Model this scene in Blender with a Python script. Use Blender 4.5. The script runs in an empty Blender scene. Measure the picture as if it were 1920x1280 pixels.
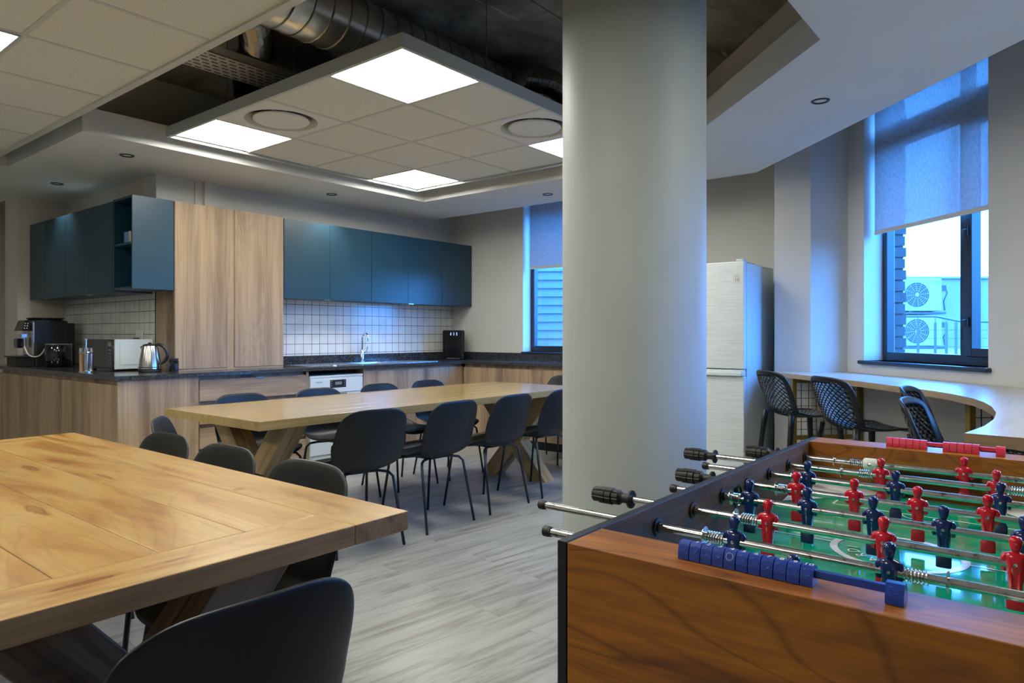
import bpy, math, random
from mathutils import Vector, Matrix
random.seed(7)
PI = math.pi
sc = bpy.context.scene
COL = sc.collection

# ------------------------------------------------------------------ camera
H = 1.2
cam_d = bpy.data.cameras.new('camera'); cam = bpy.data.objects.new('camera', cam_d); COL.objects.link(cam)
cam.location = (0, 0, H)
cam.rotation_euler = (PI/2, 0, math.radians(39.213-90))
cam_d.sensor_width = 36; cam_d.lens = 1295.6/1920*36
cam_d.shift_x = 20/1920; cam_d.shift_y = -13.7/1920
cam_d.clip_start = 0.05
sc.camera = cam

# ------------------------------------------------------------------ world, exposure
sc.view_settings.view_transform = 'Standard'; sc.view_settings.look = 'None'
sc.view_settings.gamma = 1; sc.view_settings.use_curve_mapping = False
sc.view_settings.exposure = 0.55
w = bpy.data.worlds.new('sky'); sc.world = w; w.use_nodes = True
bg = w.node_tree.nodes['Background']
bg.inputs[1].default_value = 23.0
_tc = w.node_tree.nodes.new('ShaderNodeTexCoord'); _sp = w.node_tree.nodes.new('ShaderNodeSeparateXYZ'); _rp = w.node_tree.nodes.new('ShaderNodeValToRGB')
w.node_tree.links.new(_tc.outputs['Generated'], _sp.inputs[0]); w.node_tree.links.new(_sp.outputs[2], _rp.inputs[0]); w.node_tree.links.new(_rp.outputs[0], bg.inputs[0])
_rp.color_ramp.elements[0].position = 0.0; _rp.color_ramp.elements[0].color = (0.005, 0.018, 0.046, 1)      # ground and streets below the horizon
_rp.color_ramp.elements[1].position = 0.02; _rp.color_ramp.elements[1].color = (0.055, 0.27, 0.80, 1)      # dusk sky

# ------------------------------------------------------------------ materials
def nmat(name):
    m = bpy.data.materials.new(name); m.use_nodes = True
    nt = m.node_tree; return m, nt, nt.nodes['Principled BSDF']
def link(nt, a, b): nt.links.new(a, b)
def node(nt, t, **k):
    n = nt.nodes.new(t)
    for a, v in k.items(): setattr(n, a, v)
    return n
def ramp(nt, stops):
    r = node(nt, 'ShaderNodeValToRGB'); e = r.color_ramp.elements
    while len(e) < len(stops): e.new(0.5)
    for i, (p, c) in enumerate(stops):
        e[i].position = p; e[i].color = (c[0], c[1], c[2], 1)
    return r
def math_(nt, op, a, b=None, c=None):
    n = node(nt, 'ShaderNodeMath', operation=op)
    for i, v in enumerate((a, b, c)):
        if v is None: continue
        if isinstance(v, (int, float)): n.inputs[i].default_value = v
        else: link(nt, v, n.inputs[i])
    return n.outputs[0]
def plain(name, c, rough=0.5, metal=0, coat=0, spec=0.5, noise=0.0, nscale=30, bump=0, bscale=200, emit=None, es=0):
    m, nt, b = nmat(name)
    b.inputs['Base Color'].default_value = (*c, 1); b.inputs['Roughness'].default_value = rough
    b.inputs['Metallic'].default_value = metal; b.inputs['Coat Weight'].default_value = coat
    b.inputs['Specular IOR Level'].default_value = spec
    tc = node(nt, 'ShaderNodeTexCoord')
    if noise:
        n = node(nt, 'ShaderNodeTexNoise'); n.inputs['Scale'].default_value = nscale; n.inputs['Detail'].default_value = 5
        link(nt, tc.outputs['Object'], n.inputs['Vector'])
        r = ramp(nt, [(0.3, [x*(1-noise) for x in c]), (0.7, [min(1, x*(1+noise)) for x in c])])
        link(nt, n.outputs[0], r.inputs[0]); link(nt, r.outputs[0], b.inputs['Base Color'])
    if bump:
        n = node(nt, 'ShaderNodeTexNoise'); n.inputs['Scale'].default_value = bscale; n.inputs['Detail'].default_value = 3
        link(nt, tc.outputs['Object'], n.inputs['Vector'])
        bp = node(nt, 'ShaderNodeBump'); bp.inputs['Strength'].default_value = bump; bp.inputs['Distance'].default_value = 0.003
        link(nt, n.outputs[0], bp.inputs['Height']); link(nt, bp.outputs[0], b.inputs['Normal'])
    if emit:
        b.inputs['Emission Color'].default_value = (*emit, 1); b.inputs['Emission Strength'].default_value = es
    return m
def wood(name, cols, along=0.7, across=7, dist=1.2, fine=70, fa=0.25, rough=0.4, coat=0.0, figure=0.0, knots=(), detail=5, lines=0.0, edge=None, spec=0.5):
    m, nt, b = nmat(name)
    at = node(nt, 'ShaderNodeAttribute', attribute_name='grain')
    mp = node(nt, 'ShaderNodeMapping'); mp.inputs['Scale'].default_value = (along, across, across)
    link(nt, at.outputs['Vector'], mp.inputs['Vector'])
    n = node(nt, 'ShaderNodeTexNoise'); n.inputs['Scale'].default_value = 1; n.inputs['Detail'].default_value = detail
    n.inputs['Distortion'].default_value = dist; n.inputs['Roughness'].default_value = 0.55
    link(nt, mp.outputs[0], n.inputs['Vector'])
    h = n.outputs[0]
    if figure:   # cathedral bands: contour lines of a smooth noise
        mp3 = node(nt, 'ShaderNodeMapping'); mp3.inputs['Scale'].default_value = (along*0.8, across*0.45, across*0.45)
        link(nt, at.outputs['Vector'], mp3.inputs['Vector'])
        n3 = node(nt, 'ShaderNodeTexNoise'); n3.inputs['Scale'].default_value = 1; n3.inputs['Detail'].default_value = 1.5
        n3.inputs['Distortion'].default_value = dist*0.5
        link(nt, mp3.outputs[0], n3.inputs['Vector'])
        s = math_(nt, 'MULTIPLY', n3.outputs[0], 26.0); s = math_(nt, 'FRACT', s)
        s = math_(nt, 'SUBTRACT', s, 0.5); s = math_(nt, 'ABSOLUTE', s)
        s = math_(nt, 'MULTIPLY', s, figure)
        h = math_(nt, 'ADD', h, s); h = math_(nt, 'SUBTRACT', h, figure*0.25)
    r = ramp(nt, cols); link(nt, h, r.inputs[0])
    mp2 = node(nt, 'ShaderNodeMapping'); mp2.inputs['Scale'].default_value = (along*4, fine, fine)
    link(nt, at.outputs['Vector'], mp2.inputs['Vector'])
    n2 = node(nt, 'ShaderNodeTexNoise'); n2.inputs['Scale'].default_value = 1; n2.inputs['Detail'].default_value = 3
    link(nt, mp2.outputs[0], n2.inputs['Vector'])
    r2 = ramp(nt, [(0.35, (1-fa,)*3), (0.6, (1, 1, 1))]); link(nt, n2.outputs[0], r2.inputs[0])
    mx = node(nt, 'ShaderNodeMix', data_type='RGBA', blend_type='MULTIPLY'); mx.inputs[0].default_value = 1
    link(nt, r.outputs[0], mx.inputs[6]); link(nt, r2.outputs[0], mx.inputs[7])
    out = mx.outputs[2]
    if lines:    # thin dark growth lines following the figure
        mp4 = node(nt, 'ShaderNodeMapping'); mp4.inputs['Scale'].default_value = (along*0.55, across*0.42, across*0.42)
        link(nt, at.outputs['Vector'], mp4.inputs['Vector'])
        n4 = node(nt, 'ShaderNodeTexNoise'); n4.inputs['Scale'].default_value = 1.3; n4.inputs['Detail'].default_value = 2.5; n4.inputs['Roughness'].default_value = 0.35; n4.inputs['Distortion'].default_value = 0.5
        link(nt, mp4.outputs[0], n4.inputs['Vector'])
        q = math_(nt, 'ABSOLUTE', math_(nt, 'SUBTRACT', math_(nt, 'FRACT', math_(nt, 'MULTIPLY', n4.outputs[0], 24.0)), 0.5))
        rl = ramp(nt, [(0.0, (1-lines, 1-lines*1.05, 1-lines*1.05)), (0.035, (1-lines*0.6,)*3), (0.11, (1, 1, 1))]); link(nt, q, rl.inputs[0])
        ml = node(nt, 'ShaderNodeMix', data_type='RGBA', blend_type='MULTIPLY'); ml.inputs[0].default_value = 1
        link(nt, out, ml.inputs[6]); link(nt, rl.outputs[0], ml.inputs[7]); out = ml.outputs[2]
    b.inputs['Specular IOR Level'].default_value = spec
    for (kx, ky, ka, kb, kc) in knots:    # knots at fixed spots of the board, in object coordinates
        tc = node(nt, 'ShaderNodeTexCoord'); sp = node(nt, 'ShaderNodeSeparateXYZ'); link(nt, tc.outputs['Object'], sp.inputs[0])
        nn = node(nt, 'ShaderNodeTexNoise'); nn.inputs['Scale'].default_value = 14; link(nt, tc.outputs['Object'], nn.inputs['Vector'])
        dx = math_(nt, 'DIVIDE', math_(nt, 'SUBTRACT', sp.outputs[0], kx), ka)
        dy = math_(nt, 'DIVIDE', math_(nt, 'SUBTRACT', sp.outputs[1], ky), kb)
        d = math_(nt, 'SQRT', math_(nt, 'ADD', math_(nt, 'MULTIPLY', dx, dx), math_(nt, 'MULTIPLY', dy, dy)))
        d = math_(nt, 'ADD', d, math_(nt, 'MULTIPLY', math_(nt, 'SUBTRACT', nn.outputs[0], 0.5), 1.6))
        rk = ramp(nt, [(0.0, (0.62, 0.5, 0.36)), (0.35, (0.75, 0.6, 0.42)), (0.5, kc), (0.62, (0.8, 0.62, 0.42)), (1.0, (1, 1, 1))])
        link(nt, d, rk.inputs[0])
        mk = node(nt, 'ShaderNodeMix', data_type='RGBA', blend_type='MULTIPLY'); mk.inputs[0].default_value = 1
        link(nt, out, mk.inputs[6]); link(nt, rk.outputs[0], mk.inputs[7]); out = mk.outputs[2]
    link(nt, out, b.inputs['Base Color'])
    b.inputs['Roughness'].default_value = rough; b.inputs['Coat Weight'].default_value = coat; b.inputs['Coat Roughness'].default_value = 0.15
    bp = node(nt, 'ShaderNodeBump'); bp.inputs['Strength'].default_value = 0.08; bp.inputs['Distance'].default_value = 0.002
    link(nt, n2.outputs[0], bp.inputs['Height']); link(nt, bp.outputs[0], b.inputs['Normal'])
    return m

M = {}
M['wall'] = plain('wall_paint', (0.60, 0.59, 0.555), 0.85, noise=0.02, nscale=3)
M['wall_warm_lit'] = plain('wall_warm_lit_paint', (0.60, 0.555, 0.50), 0.85, noise=0.02, nscale=3)  # warm tint in the colour stands in for warm lamp light
M['plaster'] = plain('ceiling_plaster', (0.70, 0.70, 0.67), 0.8, noise=0.02, nscale=2)
M['pillar'] = plain('pillar_paint', (0.40, 0.435, 0.42), 0.55, noise=0.03, nscale=4, bump=0.1, bscale=12)
M['upstand'] = plain('grey_upstand_paint', (0.70, 0.67, 0.59), 0.8, noise=0.05, nscale=3)
M['tbar'] = plain('grid_bar_paint', (0.56, 0.55, 0.50), 0.5)
M['frame_grey'] = plain('raft_frame_paint', (0.50, 0.53, 0.51), 0.4, spec=0.3)
def _pillar_marks():
    m = M['pillar']; nt = m.node_tree; b = nt.nodes['Principled BSDF']; src = b.inputs['Base Color'].links[0].from_socket
    tc = node(nt, 'ShaderNodeTexCoord'); sp = node(nt, 'ShaderNodeSeparateXYZ'); link(nt, tc.outputs['Object'], sp.inputs[0])
    ang = math_(nt, 'ARCTAN2', sp.outputs[1], sp.outputs[0])
    l = math_(nt, 'LESS_THAN', math_(nt, 'ABSOLUTE', math_(nt, 'SUBTRACT', ang, 2.66)), 0.004)
    vo = node(nt, 'ShaderNodeTexVoronoi'); vo.inputs['Scale'].default_value = 9; link(nt, tc.outputs['Object'], vo.inputs['Vector'])
    h = math_(nt, 'LESS_THAN', vo.outputs['Distance'], 0.022)
    f = math_(nt, 'MAXIMUM', math_(nt, 'MULTIPLY', l, 0.22), math_(nt, 'MULTIPLY', h, 0.5))
    mx = node(nt, 'ShaderNodeMix', data_type='RGBA'); link(nt, f, mx.inputs[0]); link(nt, src, mx.inputs[6]); mx.inputs[7].default_value = (0.10, 0.11, 0.11, 1)
    link(nt, mx.outputs[2], b.inputs['Base Color'])
_pillar_marks()
M['light'] = plain('light_diffuser', (0.9, 0.9, 0.9), 0.5, emit=(1.0, 0.98, 0.88), es=19.0)
M['black_plastic'] = plain('black_plastic', (0.012, 0.014, 0.018), 0.38, noise=0.1, nscale=40)
M['chair_shell'] = plain('chair_shell_plastic', (0.006, 0.0085, 0.011), 0.42, spec=0.42, bump=0.04, bscale=600)
M['black_metal'] = plain('black_powder_coat', (0.010, 0.016, 0.024), 0.35)
M['gloss_black'] = plain('gloss_black', (0.006, 0.007, 0.009), 0.08, coat=0.5)
M['win_frame'] = plain('window_aluminium', (0.012, 0.020, 0.032), 0.3, spec=0.6)
M['blue_cab'] = plain('teal_blue_laminate', (0.010, 0.046, 0.078), 0.36, spec=0.55, noise=0.03, nscale=20)
M['steel'] = plain('steel', (0.62, 0.62, 0.61), 0.22, metal=1)
M['chrome'] = plain('chrome', (0.75, 0.75, 0.75), 0.08, metal=1)
M['white_app'] = plain('white_enamel', (0.60, 0.66, 0.68), 0.35, noise=0.01)
M['gold'] = plain('gold_powder_coat', (0.22, 0.155, 0.03), 0.4, metal=0.3)
M['mesh_black'] = plain('dark_mesh_wire', (0.03, 0.025, 0.015), 0.4)
M['socket'] = plain('white_socket_plastic', (0.62, 0.63, 0.62), 0.4)
M['red_pl'] = plain('red_plastic', (0.62, 0.008, 0.025), 0.16, coat=0.3)
M['red_dark'] = plain('red_foot_plastic', (0.42, 0.01, 0.02), 0.35)
M['pink_pl'] = plain('red_counter_plastic', (0.72, 0.04, 0.09), 0.35)
M['blue_pl'] = plain('blue_plastic', (0.006, 0.022, 0.125), 0.16, coat=0.3)
M['blue_dark'] = plain('blue_foot_plastic', (0.006, 0.02, 0.07), 0.35)
M['blue_ctr'] = plain('blue_counter_plastic', (0.012, 0.055, 0.36), 0.25)
M['white_pl'] = plain('white_plastic', (0.72, 0.76, 0.72), 0.3)
M['white_paint'] = plain('white_marking', (0.72, 0.76, 0.76), 0.15, coat=0.4)
M['green'] = plain('green_playfield', (0.0, 0.34, 0.17), 0.09, coat=0.6, noise=0.03, nscale=8)
M['black_rail'] = plain('black_edge_laminate', (0.014, 0.017, 0.022), 0.42, spec=0.3)
M['rubber'] = plain('black_rubber', (0.012, 0.012, 0.013), 0.5)
M['siding'] = plain('painted_cladding', (0.26, 0.27, 0.28), 0.6, noise=0.03)
M['ac_white'] = plain('outdoor_unit_paint', (0.30, 0.28, 0.26), 0.5)
M['ac_dark'] = plain('fan_guard_dark', (0.045, 0.045, 0.045), 0.6)
M['ext_wall'] = plain('outside_render', (0.22, 0.20, 0.19), 0.8, noise=0.05, nscale=2)
M['ext_brick'] = plain('outside_brick', (0.03, 0.03, 0.035), 0.8, noise=0.3, nscale=18)
M['rail_steel'] = plain('balcony_rail_steel', (0.08, 0.09, 0.10), 0.3, metal=0.4)
M['mug_blue'] = plain('blue_mug_glaze', (0.10, 0.24, 0.48), 0.3)
M['mug_cream'] = plain('cream_mug_glaze', (0.50, 0.44, 0.34), 0.3)
M['mug_white'] = plain('white_mug_glaze', (0.65, 0.62, 0.6), 0.3)
M['sand'] = plain('spice_tan', (0.35, 0.22, 0.10), 0.5)
M['lcd'] = plain('dark_display', (0.02, 0.025, 0.03), 0.15)
M['grey_text'] = plain('grey_lettering', (0.16, 0.17, 0.19), 0.4)
M['duct'] = plain('galvanised_duct', (0.62, 0.60, 0.56), 0.32, metal=1, noise=0.35, nscale=5)
M['duct_seam'] = plain('duct_seam_metal', (0.42, 0.38, 0.28), 0.3, metal=1)
M['foil'] = plain('foil_duct', (0.34, 0.32, 0.29), 0.22, metal=1, bump=0.6, bscale=50)
M['tray'] = plain('white_tray', (0.5, 0.48, 0.44), 0.5)
M['rust'] = plain('tray_slots', (0.12, 0.05, 0.03), 0.8)
M['down_dark'] = plain('downlight_inner', (0.02, 0.02, 0.02), 0.35)
M['wire'] = plain('hanger_wire', (0.25, 0.25, 0.24), 0.4, metal=0.8)
M['led_dot'] = plain('button_mark', (0.6, 0.62, 0.62), 0.3)

M['oak'] = wood('kitchen_oak_laminate', [(0.28, (0.13, 0.085, 0.055)), (0.40, (0.255, 0.175, 0.115)), (0.50, (0.36, 0.255, 0.160)), (0.60, (0.42, 0.305, 0.195)), (0.74, (0.33, 0.235, 0.15))], along=0.45, across=4.5, dist=0.5, fine=110, fa=0.22, rough=0.5, figure=0.10)
M['t1'] = wood('golden_hardwood', [(0.24, (0.13, 0.05, 0.012)), (0.33, (0.27, 0.11, 0.022)), (0.42, (0.36, 0.185, 0.042)), (0.52, (0.42, 0.245, 0.070)), (0.66, (0.46, 0.295, 0.100)), (0.85, (0.38, 0.21, 0.055))], along=0.8, across=3.4, dist=2.6, fine=90, fa=0.14, rough=0.33, coat=0.10, figure=0.08, detail=6, lines=0.17,
     knots=((0.655, 1.377, 0.062, 0.014, (0.16, 0.08, 0.04)), (0.485, 1.376, 0.075, 0.010, (0.14, 0.06, 0.03)), (1.075, 1.86, 0.018, 0.016, (0.3, 0.18, 0.12)), (0.80, 2.70, 0.018, 0.11, (0.22, 0.09, 0.04)), (0.62, 2.05, 0.020, 0.14, (0.35, 0.16, 0.07)), (0.90, 2.35, 0.012, 0.12, (0.38, 0.2, 0.1))))
M['t1leg'] = wood('brown_hardwood', [(0.25, (0.06, 0.033, 0.016)), (0.42, (0.19, 0.115, 0.06)), (0.6, (0.30, 0.195, 0.11)), (0.8, (0.24, 0.145, 0.08))], along=1.0, across=5, dist=1.6, fine=80, fa=0.3, rough=0.4, figure=0.08)
M['t1edge'] = wood('brown_hardwood_edge_shade', [(0.25, (0.20, 0.095, 0.03)), (0.5, (0.34, 0.19, 0.075)), (0.8, (0.40, 0.235, 0.10))], along=1.2, across=14, dist=0.8, fine=120, fa=0.25, rough=0.45, figure=0.06)  # browner edge wood, darkened so its colour carries the side faces' shade
M['t2'] = wood('light_hardwood', [(0.2, (0.24, 0.145, 0.045)), (0.42, (0.36, 0.245, 0.090)), (0.6, (0.42, 0.30, 0.125)), (0.85, (0.34, 0.215, 0.075))], along=0.35, across=7, dist=0.4, fine=80, fa=0.12, rough=0.24, coat=0.3, figure=0.05)
M['t2leg'] = wood('pale_beam_wood', [(0.25, (0.26, 0.17, 0.075)), (0.5, (0.48, 0.335, 0.16)), (0.8, (0.56, 0.41, 0.21))], along=0.8, across=6, dist=1.0, fine=80, fa=0.2, rough=0.4, figure=0.06)
M['bar'] = wood('pale_ash_laminate', [(0.3, (0.42, 0.37, 0.30)), (0.5, (0.52, 0.475, 0.40)), (0.75, (0.47, 0.42, 0.35))], along=1.2, across=20, dist=0.4, fine=240, fa=0.16, rough=0.3, coat=0.1)
M['bar_edge'] = wood('oak_edging', [(0.3, (0.33, 0.24, 0.135)), (0.6, (0.45, 0.335, 0.20)), (0.8, (0.38, 0.28, 0.16))], along=2, across=30, dist=0.3, fine=240, fa=0.2, rough=0.4)
M['cherry'] = wood('cherry_laminate', [(0.28, (0.11, 0.026, 0.002)), (0.40, (0.27, 0.080, 0.005)), (0.55, (0.40, 0.135, 0.008)), (0.8, (0.29, 0.085, 0.005))], along=1.4, across=7, dist=1.3, fine=130, fa=0.25, rough=0.4, coat=0.0, figure=0.12, lines=0.42)
M['walnut'] = wood('dark_walnut_laminate', [(0.25, (0.05, 0.024, 0.012)), (0.5, (0.14, 0.062, 0.034)), (0.8, (0.19, 0.085, 0.048))], along=2.2, across=9, dist=1.3, fine=150, fa=0.3, rough=0.5, figure=0.05, lines=0.3, spec=0.25)

def mat_floor():
    m, nt, b = nmat('grey_plank_vinyl')
    g = node(nt, 'ShaderNodeNewGeometry'); mp = node(nt, 'ShaderNodeMapping'); mp.inputs['Rotation'].default_value = (0, 0, math.radians(8.0))
    link(nt, g.outputs['Position'], mp.inputs['Vector'])
    br = node(nt, 'ShaderNodeTexBrick'); br.offset = 0.37; br.offset_frequency = 2
    br.inputs['Color1'].default_value = (0, 0, 0, 1); br.inputs['Color2'].default_value = (1, 1, 1, 1); br.inputs['Mortar'].default_value = (0.5, 0.5, 0.5, 1)
    br.inputs['Scale'].default_value = 1; br.inputs['Mortar Size'].default_value = 0.0012; br.inputs['Brick Width'].default_value = 1.22; br.inputs['Row Height'].default_value = 0.18
    link(nt, mp.outputs[0], br.inputs['Vector'])
    sc_ = node(nt, 'ShaderNodeVectorMath', operation='MULTIPLY'); sc_.inputs[1].default_value = (0.75, 7.5, 1)
    link(nt, mp.outputs[0], sc_.inputs[0])
    cmb = node(nt, 'ShaderNodeCombineXYZ'); sp = node(nt, 'ShaderNodeSeparateColor'); link(nt, br.outputs['Color'], sp.inputs[0])
    link(nt, math_(nt, 'MULTIPLY', sp.outputs[0], 37.0), cmb.inputs[2])
    ad = node(nt, 'ShaderNodeVectorMath', operation='ADD'); link(nt, sc_.outputs[0], ad.inputs[0]); link(nt, cmb.outputs[0], ad.inputs[1])
    n = node(nt, 'ShaderNodeTexNoise'); n.inputs['Scale'].default_value = 1.6; n.inputs['Detail'].default_value = 7; n.inputs['Distortion'].default_value = 1.0; n.inputs['Roughness'].default_value = 0.62
    link(nt, ad.outputs[0], n.inputs['Vector'])
    n2 = node(nt, 'ShaderNodeTexNoise'); n2.inputs['Scale'].default_value = 9; n2.inputs['Detail'].default_value = 4
    link(nt, ad.outputs[0], n2.inputs['Vector'])
    hh = math_(nt, 'ADD', math_(nt, 'MULTIPLY', n.outputs[0], 0.8), math_(nt, 'MULTIPLY', n2.outputs[0], 0.2))
    hh = math_(nt, 'ADD', hh, math_(nt, 'MULTIPLY', math_(nt, 'SUBTRACT', sp.outputs[0], 0.5), 0.07))
    r = ramp(nt, [(0.30, (0.125, 0.115, 0.10)), (0.42, (0.23, 0.225, 0.205)), (0.52, (0.315, 0.32, 0.30)), (0.68, (0.38, 0.39, 0.37))])
    link(nt, hh, r.inputs[0])
    mx = node(nt, 'ShaderNodeMix', data_type='RGBA', blend_type='MULTIPLY'); mx.inputs[0].default_value = 1
    link(nt, r.outputs[0], mx.inputs[6])
    r3 = ramp(nt, [(0.0, (1, 1, 1)), (1.0, (0.62, 0.62, 0.62))]); link(nt, br.outputs['Fac'], r3.inputs[0]); link(nt, r3.outputs[0], mx.inputs[7])
    link(nt, mx.outputs[2], b.inputs['Base Color']); b.inputs['Roughness'].default_value = 0.36
    bp = node(nt, 'ShaderNodeBump'); bp.inputs['Strength'].default_value = 0.12; bp.inputs['Distance'].default_value = 0.002
    link(nt, hh, bp.inputs['Height']); link(nt, bp.outputs[0], b.inputs['Normal'])
    return m
M['floor'] = mat_floor()
def mat_ctile():
    m, nt, b = nmat('mineral_ceiling_tile')
    g = node(nt, 'ShaderNodeNewGeometry')
    n = node(nt, 'ShaderNodeTexNoise'); n.inputs['Scale'].default_value = 160; n.inputs['Detail'].default_value = 4
    link(nt, g.outputs['Position'], n.inputs['Vector'])
    r = ramp(nt, [(0.32, (0.62, 0.61, 0.54)), (0.5, (0.72, 0.71, 0.63))]); link(nt, n.outputs[0], r.inputs[0]); link(nt, r.outputs[0], b.inputs['Base Color'])
    b.inputs['Roughness'].default_value = 0.95
    bp = node(nt, 'ShaderNodeBump'); bp.inputs['Strength'].default_value = 0.5; bp.inputs['Distance'].default_value = 0.002
    link(nt, n.outputs[0], bp.inputs['Height']); link(nt, bp.outputs[0], b.inputs['Normal'])
    return m
M['ctile'] = mat_ctile()
def mat_concrete():
    m, nt, b = nmat('rough_concrete')
    g = node(nt, 'ShaderNodeNewGeometry')
    n = node(nt, 'ShaderNodeTexNoise'); n.inputs['Scale'].default_value = 2.2; n.inputs['Detail'].default_value = 9; n.inputs['Roughness'].default_value = 0.65; n.inputs['Distortion'].default_value = 0.5
    link(nt, g.outputs['Position'], n.inputs['Vector'])
    r = ramp(nt, [(0.3, (0.09, 0.08, 0.065)), (0.45, (0.19, 0.172, 0.14)), (0.58, (0.31, 0.28, 0.225)), (0.68, (0.45, 0.41, 0.33))])
    link(nt, n.outputs[0], r.inputs[0])
    # board marks of the shuttering
    sp = node(nt, 'ShaderNodeSeparateXYZ'); link(nt, g.outputs['Position'], sp.inputs[0])
    f = math_(nt, 'FRACT', math_(nt, 'MULTIPLY', sp.outputs[1], 0.83)); l = math_(nt, 'LESS_THAN', f, 0.012)
    mx = node(nt, 'ShaderNodeMix', data_type='RGBA', blend_type='MULTIPLY'); link(nt, l, mx.inputs[0])
    link(nt, r.outputs[0], mx.inputs[6]); mx.inputs[7].default_value = (0.4, 0.4, 0.4, 1)
    # pale plaster smears
    mp = node(nt, 'ShaderNodeMapping'); mp.inputs['Rotation'].default_value = (0, 0, 0.7); mp.inputs['Scale'].default_value = (1.2, 7, 1); link(nt, g.outputs['Position'], mp.inputs['Vector'])
    n2 = node(nt, 'ShaderNodeTexNoise'); n2.inputs['Scale'].default_value = 1.3; n2.inputs['Detail'].default_value = 3; link(nt, mp.outputs[0], n2.inputs['Vector'])
    r2 = ramp(nt, [(0.66, (0, 0, 0)), (0.70, (0.6, 0.6, 0.6))]); link(nt, n2.outputs[0], r2.inputs[0])
    mx2 = node(nt, 'ShaderNodeMix', data_type='RGBA', blend_type='MIX'); link(nt, r2.outputs[0], mx2.inputs[0])
    link(nt, mx.outputs[2], mx2.inputs[6]); mx2.inputs[7].default_value = (0.55, 0.52, 0.46, 1)
    link(nt, mx2.outputs[2], b.inputs['Base Color']); b.inputs['Roughness'].default_value = 0.9
    bp = node(nt, 'ShaderNodeBump'); bp.inputs['Strength'].default_value = 0.5; bp.inputs['Distance'].default_value = 0.01
    link(nt, n.outputs[0], bp.inputs['Height']); link(nt, bp.outputs[0], b.inputs['Normal'])
    return m
M['concrete'] = mat_concrete()
def mat_granite():
    m, nt, b = nmat('black_granite')
    g = node(nt, 'ShaderNodeNewGeometry')
    n = node(nt, 'ShaderNodeTexNoise'); n.inputs['Scale'].default_value = 190; n.inputs['Detail'].default_value = 2
    link(nt, g.outputs['Position'], n.inputs['Vector'])
    r = ramp(nt, [(0.42, (0.010, 0.012, 0.015)), (0.58, (0.045, 0.05, 0.055)), (0.66, (0.14, 0.145, 0.15))]); link(nt, n.outputs[0], r.inputs[0])
    link(nt, r.outputs[0], b.inputs['Base Color']); b.inputs['Roughness'].default_value = 0.14
    return m
M['granite'] = mat_granite()
def mat_tile(axis, name, o):
    m, nt, b = nmat(name)
    g = node(nt, 'ShaderNodeNewGeometry'); sp = node(nt, 'ShaderNodeSeparateXYZ'); link(nt, g.outputs['Position'], sp.inputs[0])
    u = math_(nt, 'SUBTRACT', sp.outputs[axis], o); z = math_(nt, 'SUBTRACT', sp.outputs[2], 1.0)
    def lines(v, step, w_):
        f = math_(nt, 'FRACT', math_(nt, 'ADD', math_(nt, 'DIVIDE', v, step), 100.0))
        return math_(nt, 'LESS_THAN', f, w_/step)
    big = math_(nt, 'MAXIMUM', lines(u, 0.0985, 0.0045), lines(z, 0.0985, 0.0045))
    small = lines(u, 0.0985/4, 0.0022)
    n = node(nt, 'ShaderNodeTexNoise'); n.inputs['Scale'].default_value = 7; link(nt, g.outputs['Position'], n.inputs['Vector'])
    r = ramp(nt, [(0.3, (0.64, 0.655, 0.63)), (0.7, (0.74, 0.76, 0.73))]); link(nt, n.outputs[0], r.inputs[0])
    mx = node(nt, 'ShaderNodeMix', data_type='RGBA'); link(nt, math_(nt, 'MULTIPLY', small, 0.30), mx.inputs[0]); link(nt, r.outputs[0], mx.inputs[6]); mx.inputs[7].default_value = (0.2, 0.2, 0.2, 1)
    mx2 = node(nt, 'ShaderNodeMix', data_type='RGBA'); link(nt, big, mx2.inputs[0]); link(nt, mx.outputs[2], mx2.inputs[6]); mx2.inputs[7].default_value = (0.035, 0.035, 0.035, 1)
    link(nt, mx2.outputs[2], b.inputs['Base Color']); b.inputs['Roughness'].default_value = 0.18
    bp = node(nt, 'ShaderNodeBump'); bp.inputs['Strength'].default_value = 0.4; bp.inputs['Distance'].default_value = 0.002; bp.invert = True
    link(nt, math_(nt, 'MAXIMUM', big, small), bp.inputs['Height']); link(nt, bp.outputs[0], b.inputs['Normal'])
    return m
M['tile_x'] = mat_tile(0, 'finger_tiles_sink_wall', 3.72); M['tile_y'] = mat_tile(1, 'finger_tiles_side_wall', 5.93)
def mat_glass():
    m, nt, b = nmat('window_glass'); nt.nodes.remove(b)
    t = node(nt, 'ShaderNodeBsdfTransparent'); t.inputs[0].default_value = (0.93, 0.97, 1, 1)
    g = node(nt, 'ShaderNodeBsdfGlossy'); g.inputs['Roughness'].default_value = 0.02
    mx = node(nt, 'ShaderNodeMixShader'); mx.inputs[0].default_value = 0.05
    link(nt, t.outputs[0], mx.inputs[1]); link(nt, g.outputs[0], mx.inputs[2]); link(nt, mx.outputs[0], nt.nodes['Material Output'].inputs[0])
    return m
M['glass'] = mat_glass()
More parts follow.
